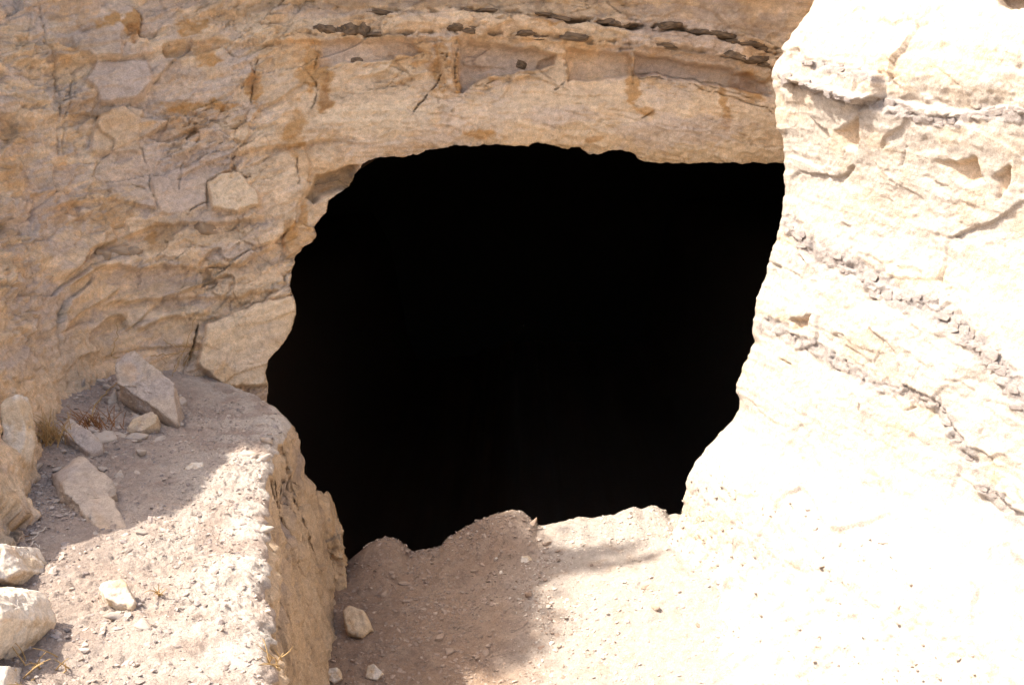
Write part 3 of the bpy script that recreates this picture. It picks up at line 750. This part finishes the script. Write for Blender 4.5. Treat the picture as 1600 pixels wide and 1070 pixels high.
def stone_mesh(planes, sub, seed, size, c1, c2, rough=1.0, name="stone"):
    D_, F_ = ICO[sub]
    r = np.full(len(D_), 9e9)
    for n, d in planes:
        k = D_ @ n; r = np.where(k > 1e-4, np.minimum(r, d / np.maximum(k, 1e-4)), r)
    V = D_ * r[:, None]
    q = V / size + seed * 3.1
    V = V + D_ * (size * rough * (.045 * fbm(q * 2.5, 4, seed) + .034 * facets(q, (.42, .42, .25), seed + 5, .4, .8)[0] + .012 * facets(q, (.13, .13, .1), seed + 6, .5, .8)[0] + .018 * fbm(q * 11, 4, seed + 9, .65)))[:, None]
    col = np.broadcast_to(np.array(c1), V.shape).copy()
    mixc(col, np.array(c2), .9 * sstep(fbm(q * 1.8, 4, seed + 3, .6), -.1, .3))
    mixc(col, OCHRE, .35 * sstep(fbm(q * 3.1, 3, seed + 4), .25, .6))
    return V, F_, col
def rock_on(name, label, cat, poly, where, thick, seed, c1, c2, sub=5, lean=.25, slope=35, tilt=(0, 0), group=None, rough=1.0, at=None, sink=.022):
    """angular stone whose visible face has the measured outline; the face slopes back at `slope` degrees and the stone has real thickness behind it"""
    poly = np.array(poly, float)
    low = poly[poly[:, 1] > poly[:, 1].max() - 8].mean(0)
    g = np.array(ground_under(*(at or low), where)); g[2] -= sink
    a = RAD(slope); e1, e2 = np.array([1.0, 0, 0]), np.array([0, math.cos(a), math.sin(a)]); n = np.array([0, -math.sin(a), math.cos(a)])
    dx, dy, dz = ray(poly[:, 0], poly[:, 1]); Dv = np.stack([dx, dy, dz], -1); c0 = np.array([0, 0, CAM_H])
    t = ((g - c0) @ n) / (Dv @ n); W = c0 + Dv * t[:, None] - g
    uv = np.stack([W @ e1, W @ e2], -1); hl = hull(uv); cc = hl.mean(0)
    pl = poly_planes(hl - cc, thick, seed, lean, tilt, .0)
    size = np.ptp(hl, 0).mean()
    V, F_, col = stone_mesh(pl, sub, seed, size, c1, c2, rough)
    R = np.stack([e1, e2, n], 1)
    V = V @ R.T
    o = mesh_np(name, V, F_, M_stone, col=col)
    o.location = g + e1 * cc[0] + e2 * cc[1] - n * (thick * .15)
    return tag(o, label, cat, group)
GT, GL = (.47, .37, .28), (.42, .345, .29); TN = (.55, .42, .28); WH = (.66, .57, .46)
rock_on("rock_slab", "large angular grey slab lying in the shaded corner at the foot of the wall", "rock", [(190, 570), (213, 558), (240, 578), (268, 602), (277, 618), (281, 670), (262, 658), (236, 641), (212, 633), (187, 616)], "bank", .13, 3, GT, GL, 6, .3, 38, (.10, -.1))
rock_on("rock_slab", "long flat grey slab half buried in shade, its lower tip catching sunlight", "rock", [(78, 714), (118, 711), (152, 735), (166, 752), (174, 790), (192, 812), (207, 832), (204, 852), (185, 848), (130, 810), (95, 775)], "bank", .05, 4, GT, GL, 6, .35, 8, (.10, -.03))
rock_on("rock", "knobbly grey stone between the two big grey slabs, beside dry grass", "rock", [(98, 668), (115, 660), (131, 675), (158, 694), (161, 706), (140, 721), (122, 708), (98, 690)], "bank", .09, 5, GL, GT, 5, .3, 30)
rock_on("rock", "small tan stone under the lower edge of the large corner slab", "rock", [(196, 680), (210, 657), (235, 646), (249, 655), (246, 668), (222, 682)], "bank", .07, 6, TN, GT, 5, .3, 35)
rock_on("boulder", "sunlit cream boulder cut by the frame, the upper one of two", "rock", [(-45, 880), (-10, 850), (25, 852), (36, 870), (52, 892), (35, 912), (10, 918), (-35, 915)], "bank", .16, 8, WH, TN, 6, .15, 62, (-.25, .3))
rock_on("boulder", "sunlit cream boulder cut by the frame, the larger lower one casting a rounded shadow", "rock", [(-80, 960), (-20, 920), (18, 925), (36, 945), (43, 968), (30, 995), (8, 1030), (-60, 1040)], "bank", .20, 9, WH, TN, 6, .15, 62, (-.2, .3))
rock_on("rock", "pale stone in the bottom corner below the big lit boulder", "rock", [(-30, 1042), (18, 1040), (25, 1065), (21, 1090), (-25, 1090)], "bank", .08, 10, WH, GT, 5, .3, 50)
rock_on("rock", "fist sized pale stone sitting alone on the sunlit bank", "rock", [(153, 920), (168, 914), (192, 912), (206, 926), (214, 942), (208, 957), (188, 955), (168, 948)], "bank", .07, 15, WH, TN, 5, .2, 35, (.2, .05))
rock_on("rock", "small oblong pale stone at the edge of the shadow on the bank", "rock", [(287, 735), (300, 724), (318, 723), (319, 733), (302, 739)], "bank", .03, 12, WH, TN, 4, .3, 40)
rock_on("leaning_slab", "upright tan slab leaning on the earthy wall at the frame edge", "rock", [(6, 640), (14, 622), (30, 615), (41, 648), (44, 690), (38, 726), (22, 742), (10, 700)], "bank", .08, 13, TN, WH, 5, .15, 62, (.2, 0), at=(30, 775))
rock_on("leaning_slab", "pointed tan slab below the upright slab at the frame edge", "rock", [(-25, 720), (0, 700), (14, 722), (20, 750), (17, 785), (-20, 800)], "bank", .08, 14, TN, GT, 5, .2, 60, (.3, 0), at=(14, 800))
rock_on("rock", "rounded tan rock at the foot of the bank on the shaded path", "rock", [(536, 962), (552, 948), (570, 954), (583, 984), (566, 1000), (544, 994)], "floor", .14, 16, TN, (.48, .36, .24), 5, .2, 50)
rock_on("rock", "small cream stone against the foot of the bank at the bottom of the picture", "rock", [(507, 1061), (515, 1045), (528, 1043), (536, 1060), (521, 1070)], "floor", .06, 17, WH, TN, 5, .2, 50)
rock_on("rock", "angular cream stone on the shaded path, second from the foot of the bank", "rock", [(569, 1061), (573, 1043), (585, 1038), (600, 1053), (591, 1064)], "floor", .06, 18, WH, TN, 5, .2, 50)
rock_on("rock", "small pale stone half lit at the edge of the shade on the path", "rock", [(811, 881), (815, 870), (826, 869), (833, 877), (822, 882)], "floor", .04, 19, WH, TN, 4, .2, 50)
rock_on("rock", "little brown stone lying in the sunlit part of the path", "rock", [(838, 1010), (850, 1008), (855, 1014), (846, 1021)], "floor", .02, 20, (.33, .23, .17), (.4, .28, .2), 3, .3, 40)
rock_on("rock", "flat buff stone chip lying in the sunlit lower path", "rock", [(948, 1036), (960, 1030), (978, 1034), (972, 1040)], "floor", .015, 23, (.5, .4, .33), (.45, .36, .3), 3, .3, 30)
# lump of rock jutting out behind the far foot of the bank
lump = at_y(np.array([475, 497, 516, 520, 532, 538, 539, 532, 515, 480.]), np.array([775, 779, 792, 812, 853, 880, 902, 910, 914, 912.]), 4.16)
hl = hull(lump[:, [0, 2]]); cc = hl.mean(0); pl = []
for i in range(len(hl)):
    a, b = hl[i] - cc, hl[(i + 1) % len(hl)] - cc; d = b - a; L = np.hypot(*d); n = np.array([d[1] / L, 0, -d[0] / L]); n[1] = .18; n /= np.linalg.norm(n); pl.append((n, n[0] * a[0] + n[2] * a[1]))
pl += [(np.array([.3, -.95, .1]), .10), (np.array([-.3, -.95, .0]), .11), (np.array([0, 1., 0]), .25)]
V, F_, colr_ = stone_mesh(pl, 6, 31, .26, (.54, .38, .23), (.46, .33, .20), 2.6)
o = mesh_np("rock", V, F_, M_stone, col=colr_); o.location = (cc[0], 4.16, cc[1])
tag(o, "knobbly brown rock jutting past the far end of the bank into the opening", "rock")

# ------------------------------------------------------------------ chert nodules set in the beds (parts of the rock)
def nodule_mesh(seed, c1, c2, sub=3, blocky=False):
    r = np.random.default_rng(seed); pl = []
    if blocky:
        for ax in range(3):
            for sg in (-1, 1):
                n = r.normal(0, .16, 3); n[ax] += sg; n /= np.linalg.norm(n); pl.append((n, r.uniform(.62, .95)))
    for _ in range(3 if blocky else 16):
        n = r.normal(size=3); n /= np.linalg.norm(n); pl.append((n, r.uniform(.85, 1.05) if blocky else r.uniform(.72, 1.0)))
    V, F_, col = stone_mesh(pl, sub, seed, 1.6, c1, c2, 1.0)
    o = mesh_np("chert_nodule", V, F_, M_chert, col=col); me = o.data; bpy.data.objects.remove(o); return me
DK = [nodule_mesh(60 + i, (.12, .085, .055), (.22, .155, .10), 4) for i in range(4)]
BK = [nodule_mesh(70 + i, (.34, .25, .17), (.44, .33, .22), 4) for i in range(4)]
PK = [nodule_mesh(80 + i, (.32, .275, .25), (.42, .36, .315), 3, True) for i in range(6)]
def nodule(me, parent, p, n, sx, sy, sz, ang=0.0):
    o = bpy.data.objects.new("chert_nodule", me); C.objects.link(o); o.parent = parent
    n = Vector(n); right = Vector((0, 0, 1)).cross(n).normalized() * -1
    if right.x < 0: right = -right
    upv = n.cross(right); upv = upv if upv.z > 0 else -upv
    R = Matrix((right, upv, n)).transposed().to_4x4()
    o.matrix_local = Matrix.Translation(p) @ R @ Matrix.Rotation(ang, 4, 'Z') @ Matrix.Diagonal((sx, sy, sz, 1))
    return o
for i, (x, y, w_, h_) in enumerate([(512, 48, 14, 6), (530, 52, 12, 7), (548, 48, 13, 10), (570, 47, 12, 11), (592, 57, 20, 4), (1110, 52, 26, 5), (1142, 62, 20, 5), (1180, 72, 20, 7), (870, 29, 24, 4), (845, 26, 18, 3), (990, 40, 18, 4), (597, 20, 26, 4), (635, 59, 18, 3), (715, 47, 16, 7), (734, 51, 14, 7), (731, 24, 12, 4), (763, 19, 18, 3), (820, 56, 18, 5),
                                    (842, 60, 12, 5), (896, 60, 26, 6), (945, 34, 22, 5), (966, 40, 14, 5), (1046, 40, 15, 6), (1043, 71, 30, 4), (1090, 47, 22, 5), (1125, 55, 20, 5), (1160, 68, 24, 6), (1192, 76, 16, 6),
                                    (1148, 88, 18, 7), (1172, 96, 20, 6), (1195, 102, 12, 4), (817, 98, 10, 6), (557, 91, 12, 6), (505, 50, 14, 7), (317, 355, 18, 13), (185, 398, 18, 9), (160, 402, 14, 10), (207, 395, 14, 8)]):
    k = surf_at(x, y, CL_P, CL_px, CL_py); d = proj(CL_P[k])[2] / FOC
    nodule((BK if y > 300 else DK)[i % 4], cliff, CL_P[k] - CL_N[k] * .003, CL_N[k], w_ * d, h_ * d * 1.1, max(.018, h_ * d * .9), random.uniform(-.15, .15))
def along(b, t):
    b = np.array(b, float); L = np.hypot(*(b[1:] - b[:-1]).T); c = np.concatenate([[0], np.cumsum(L)]); s_ = t * c[-1]
    return np.interp(s_, c, b[:, 0]), np.interp(s_, c, b[:, 1])
for b, n, wd, lo, hi in [(bandA, 90, 26, 4, 11), (bandB, 46, 14, 3, 8), (bandC, 28, 8, 4, 8), (bandD, 46, 13, 5, 11)]:
    for i in range(n):
        x, y = along(b, (i + random.random()) / n); y += random.uniform(-.62, .62) * wd; x += random.gauss(0, 4)
        if x < 1215 or x > 1620: continue
        k = surf_at(x, y, RF_P, RF_px, RF_py); d = proj(RF_P[k])[2] / FOC
        s1 = (lo + (hi - lo) * random.random() ** 1.8) * d
        nodule(random.choice(PK), rock_face, RF_P[k] - RF_N[k] * .13 * s1, RF_N[k], s1 * random.uniform(.8, 1.7), s1 * random.uniform(.5, 1.0), s1 * random.uniform(.16, .26), random.uniform(-.2, .35))

# ------------------------------------------------------------------ gravel
def scatter(name, label, pts, sizes, cols, mat, seed, flat=.7):
    r = np.random.default_rng(seed)
    b = bmesh.new(); bmesh.ops.create_icosphere(b, subdivisions=1, radius=1.0)
    base_v = np.array([v.co for v in b.verts]); base_f = np.array([[v.index for v in f.verts] for f in b.faces]); b.free()
    n = len(pts); nv = len(base_v)
    V = base_v[None] * r.uniform(.65, 1.25, (n, nv, 1))
    V = V * np.stack([r.uniform(.8, 1.3, n), r.uniform(.7, 1.1, n), r.uniform(.5, 1.0, n) * flat], -1)[:, None]
    a = r.uniform(0, 6.28, n); ca, sa_ = np.cos(a)[:, None], np.sin(a)[:, None]
    tl = r.normal(0, .35, n)[:, None]
    X = V[..., 0] * ca - V[..., 1] * sa_; Y = V[..., 0] * sa_ + V[..., 1] * ca; Zz = V[..., 2] + tl * V[..., 0]
    V = np.stack([X, Y, Zz], -1) * sizes[:, None, None] + pts[:, None]
    F_ = base_f[None] + (np.arange(n) * nv)[:, None, None]
    o = mesh_np(name, V.reshape(-1, 3), F_.reshape(-1, 3), mat, col=np.repeat(cols, nv, 0), smooth=False)
    return tag(o, label, kind="stuff")
def pick(P_, px_, py_, n, r, wfun=None):
    m = (px_ > -60) & (px_ < 1660) & (py_ < 1130)
    area = np.linalg.norm(np.cross(np.gradient(P_, axis=0), np.gradient(P_, axis=1)), axis=-1)
    I_ = np.argwhere(m); w_ = area[m] * (1 if wfun is None else wfun(P_[m]))
    # even density over the ground, not over the grid
    j = r.choice(len(I_), n, p=w_ / w_.sum()); I_ = I_[j]
    return P_[I_[:, 0], I_[:, 1]] + r.normal(0, .004, (n, 3)) * np.array([1, 1, 0])
r = np.random.default_rng(5)
kt = K_P[:ns + 60, :K_top - 6]; kx, ky = K_px[:ns + 60, :K_top - 6], K_py[:ns + 60, :K_top - 6]
n = 14000
pts = pick(kt, kx, ky, n, r, lambda p: .25 + 1.2 * np.clip(fbm(p * 5, 3, 501) + .25, 0, 1) + .8 * (p[:, 0] < -1.25))
sz = np.clip(r.lognormal(math.log(.0027), .6, n), .0013, .012)
pal = np.array([[.42, .34, .28], [.47, .39, .32], [.36, .29, .245], [.30, .25, .22], [.50, .41, .33]])
scatter("bank_gravel", "dry crumbly gravel strewn over the top of the bank", pts, sz, pal[r.integers(0, 5, n)] * r.uniform(.85, 1.15, (n, 1)), M_stone, 502)
n = 14000
gm = (slice(None), slice(None))
pts = pick(G_P, G_px, G_py, n, r, lambda p: (p[:, 1] > 2.85) * (p[:, 1] < 4.36) * (p[:, 0] > -.75) * (p[:, 0] < 1.6) * (.3 + 1.2 * np.clip(fbm(p * 4, 3, 505) + .2, 0, 1)) * np.where(p[:, 0] > .15, .35, 1.0))
sz = np.clip(r.lognormal(math.log(.0031), .55, n), .0015, .012)
cc_ = np.where((pts[:, 0] + r.normal(0, .12, n) > .15)[:, None], np.array([[.64, .55, .45]]), pal[r.integers(0, 4, n)] * .4 + np.array([.37, .26, .18]) * .6) * r.uniform(.8, 1.15, (n, 1))  # stones paler on the sunlit side, following the light painted into the soil
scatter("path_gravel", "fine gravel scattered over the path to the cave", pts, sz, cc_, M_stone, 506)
n = 2600
pts = pick(RF_P, RF_px, RF_py, n, r, lambda p: (p[:, 2] < .62) * (p[:, 2] > .0) * (1.2 - p[:, 2]) * np.clip(fbm(p * 4, 3, 507) + .25, 0.02, 1))
sz = np.clip(r.lognormal(math.log(.0030), .6, n), .0014, .012)
scatter("slope_gravel", "fine chips lying on the sunlit foot of the rock face", pts, sz, np.array([[.46, .38, .31]]) * r.uniform(.65, 1.1, (n, 1)), M_stone, 508)
# stones big enough to point at
PB = []
for i in range(5):
    q = np.random.default_rng(700 + i); pl = []
    for _ in range(14):
        nn = q.normal(size=3); nn /= np.linalg.norm(nn); pl.append((nn, q.uniform(.7, 1)))
    V, F_, c_ = stone_mesh(pl, 3, 700 + i, 1.6, (.56, .47, .38), (.48, .40, .34)); o = mesh_np("small_stone", V, F_, M_stone, col=c_); PB.append(o.data); bpy.data.objects.remove(o)
PD = []
for me in PB:
    q = me.copy(); a = q.color_attributes[0]; b = np.zeros(len(q.vertices) * 4, np.float32); a.data.foreach_get("color", b); b = b.reshape(-1, 4)
    b[:, :3] *= np.array([.76, .68, .62]); a.data.foreach_set("color", b.ravel()); PD.append(q)
def pebble(p, s_, label, group):
    o = bpy.data.objects.new("small_stone", random.choice(PD if 'path' in group else PB)); C.objects.link(o)
    o.location = p; o.rotation_euler = (random.uniform(-.4, .4), random.uniform(-.4, .4), random.uniform(0, 6.28)); o.scale = (s_ * random.uniform(.9, 1.5), s_, s_ * random.uniform(.5, .8))
    tag(o, label, "stone", group)
pts = pick(kt, kx, ky, 74, r, lambda p: np.where((p[:, 0] < -1.15) & (p[:, 1] > 2.9), 5.0, .4))
for p in pts: pebble(p, random.uniform(.008, .018) * (1.5 if p[1] > 3.2 and p[0] < -1.2 else 1), "small stone in the shaded rubble between the grey slabs and the earthy wall" if p[0] < -1.1 and p[1] > 2.85 else "small pale stone lying loose in the open gravel on top of the bank", "small stones in the shaded rubble" if p[0] < -1.1 and p[1] > 2.85 else "small stones on the open bank")
pts = pick(G_P, G_px, G_py, 30, r, lambda p: (p[:, 1] > 3.2) * (p[:, 1] < 4.3) * (p[:, 0] > -.6) * (p[:, 0] < .7) * np.where(p[:, 0] < .1, 1.0, .3))
for p in pts: pebble(p, random.uniform(.007, .017), "small grey stone lying loose on the shaded path", "small stones on the path")

# ------------------------------------------------------------------ dry stems, twigs and grass
def tube_arrays(pts, r0, r1, k=5):
    pts = np.asarray(pts, float); n = len(pts); tg = np.gradient(pts, axis=0); tg /= np.maximum(np.linalg.norm(tg, axis=1, keepdims=True), 1e-9)
    ref = np.array([.3, .2, .93]); a = np.cross(tg, ref); a /= np.maximum(np.linalg.norm(a, axis=1, keepdims=True), 1e-9); b = np.cross(tg, a)
    th = np.linspace(0, 2 * math.pi, k, endpoint=False); rad = np.linspace(r0, r1, n)
    V = pts[:, None] + rad[:, None, None] * (a[:, None] * np.cos(th)[None, :, None] + b[:, None] * np.sin(th)[None, :, None])
    i = np.arange(n * k).reshape(n, k); j = np.roll(i, -1, 1)
    F_ = np.stack([i[:-1], j[:-1], j[1:], i[1:]], -1).reshape(-1, 4)
    return V.reshape(-1, 3), F_
def tubes(name, lines, r0, r1, mat):
    Vs, Fs, b = [], [], 0
    for ln in lines:
        V, F_ = tube_arrays(ln, r0, r1); Vs.append(V); Fs.append(F_ + b); b += len(V)
    return mesh_np(name, np.concatenate(Vs), np.concatenate(Fs), mat)
def bend(p, q, n=8, sag=.0, wob=.004):
    t = np.linspace(0, 1, n)[:, None]; L = p * (1 - t) + q * t
    L[:, 2] += sag * 4 * t[:, 0] * (1 - t[:, 0]); L[1:-1] += rng.normal(0, wob, (n - 2, 3)); return L
def stem(label, pts, where, lift, rad, mat, cat="twig", name="dry_twig"):
    q = []
    for (x, y), l in zip(pts, lift):
        g = ground_under(x, y, where); d = proj(g)[2]
        c = np.array([0, 0, CAM_H]); v = c - g; v /= np.linalg.norm(v); q.append(g + v * l + np.array([0, 0, .002]))
    ln = np.concatenate([bend(q[i], q[i + 1])[(1 if i else 0):] for i in range(len(q) - 1)])
    return tag(tubes(name, [ln], rad, rad * .6, mat), label, cat)
stem("short bleached twig in the shade, the upper of a pair near the lit boulders", [(50, 843), (71, 824)], "bank", [.006, .012], .0022, M_pale)
stem("short bleached twig in the shade, the lower of a pair near the lit boulders", [(52, 847), (72, 859)], "bank", [.006, .008], .002, M_pale)
stem("dark thin twig lying left of the bleached pair", [(2, 850), (30, 844), (48, 833)], "bank", [.004, .01, .012], .0016, M_reddish)
stem("long reddish stem lying beside the large corner slab", [(139, 661), (150, 632), (170, 610), (192, 592)], "bank", [.01, .02, .02, .015], .003, M_straw)
stem("thin pale straw lying across the gravel under the corner slab", [(136, 651), (168, 652)], "bank", [.008, .008], .0018, M_pale)
stem("tall thin dry stem standing against the wall above the corner slab", [(180, 556), (183, 530), (189, 496)], "cliff", [.03, .04, .03], .0022, M_straw)
stem("dry stem bent along the foot of the wall behind the corner slab", [(182, 556), (198, 560), (216, 567), (236, 572)], "cliff", [.05, .06, .05, .04], .0025, M_straw)
stem("long dry stem lying across the dark cleft at the foot of the wall", [(236, 557), (270, 553), (312, 546)], "cliff", [.05, .05, .04], .0024, M_straw)
stem("dry stem slanting up beside the dark cleft in the wall", [(270, 588), (283, 560), (305, 498)], "cliff", [.05, .05, .04], .002, M_straw)
stem("curved thin straw hanging above the cleft at the foot of the wall", [(256, 530), (266, 541), (288, 541), (312, 546)], "cliff", [.03, .05, .05, .04], .0018, M_straw)
def tuft(label, x, y, where, n, hgt, seed, mat, spread=.06):
    r_ = np.random.default_rng(seed); g = ground_under(x, y, where); lines = []
    for _ in range(n):
        a = r_.uniform(0, 6.28); b = g + np.array([r_.normal(0, spread * .5), r_.normal(0, spread * .5), .0])
        h_ = hgt * r_.uniform(.3, 1); lean = h_ * r_.uniform(.3, 1.3)
        tip = b + np.array([math.cos(a) * lean, math.sin(a) * lean - .02, h_]); mid = (b + tip) / 2 + np.array([0, 0, h_ * .25]) + r_.normal(0, .006, 3)
        t = np.linspace(0, 1, 6)[:, None]; lines.append((1 - t) ** 2 * b + 2 * t * (1 - t) * mid + t * t * tip)
    o = tubes("dry_grass_tuft", lines, .0017, .0007, mat); return tag(o, label, "grass")
tuft("tangled golden dry grass against the earthy wall near the frame edge", 80, 690, "bank", 90, .10, 1, M_straw, .055)
tuft("red-brown dry grass below the corner slab and beside the knobbly stone", 146, 668, "bank", 70, .07, 2, M_reddish, .08)
tuft("wispy dry grass in the dark corner above the large slab", 150, 580, "bank", 22, .07, 3, M_reddish, .012)
tuft("thin dry grass blades at the foot of the wall near the cleft", 272, 575, "bank", 16, .09, 4, M_straw)
tuft("sparse dry grass in the lit gravel at the bottom edge of the picture", 55, 1055, "bank", 22, .05, 5, M_straw)
tuft("few straw blades on the lit lip of the bank at the bottom", 425, 1035, "bank", 14, .05, 6, M_straw, .03)
tuft("sparse straw lying beside the lone pale stone on the lit bank", 250, 930, "bank", 10, .03, 7, M_straw, .006)

# ------------------------------------------------------------------ small tree on the cliff top (out of the picture; its shade falls on the path)
tree = bpy.data.objects.new("dry_tree", None); C.objects.link(tree); tree.location = (-4.0, 4.2, 2.6)
tag(tree, "small sparse tree on the cliff top shading the path", "tree")
tubes("trunk", [bend(np.array([0, .5, -.3]), np.array([-.05, .25, 2.0]), 10, 0, .02)], .05, .03, M_straw).parent = tree
r_ = np.random.default_rng(9); lines = []; LV = []; 
for i in range(70):
    a = r_.uniform(0, 6.28)
    yy = r_.uniform(-.46, .34); tip = np.array([r_.uniform(-.3, .3), yy, 2.21 - .20 * float(sstep(-yy, .05, .32)) + r_.uniform(-.22, .20)])
    if i < 14: tip = np.array([r_.uniform(-.2, .2), (-.03, .02, .07, .12)[i % 4] + r_.uniform(-.006, .006), 2.44 + (1.0, .7, .85, .5)[i % 4] * r_.random()])
    lines.append(bend(np.array([-.05, .25, 2.0 + r_.uniform(-.2, .1)]), tip, 6, .05, .01)); LV.append(tip)
tubes("branches", lines, .008, .003, M_straw).parent = tree
pts = np.concatenate([np.array(LV)[r_.integers(14, 70, 5200)] + r_.normal(0, .07, (5200, 3)), np.array(LV)[r_.integers(0, 14, 1500)] + r_.normal(0, 1, (1500, 3)) * np.array([.05, .013, .03]) - np.array([0, 0, .75]) * r_.random((1500, 1))])
nv = len(pts); a_, b_ = r_.normal(size=(nv, 3)), r_.normal(size=(nv, 3)); a_ /= np.linalg.norm(a_, axis=1, keepdims=True); b_ -= (b_ * a_).sum(1, keepdims=True) * a_; b_ /= np.linalg.norm(b_, axis=1, keepdims=True)
V = np.stack([pts - a_ * .042, pts + b_ * .018, pts + a_ * .042, pts - b_ * .018], 1).reshape(-1, 3)
mesh_np("crown", V, np.arange(nv * 4).reshape(-1, 4), plain("dusty_leaf", (.09, .10, .04)), tree, smooth=False)
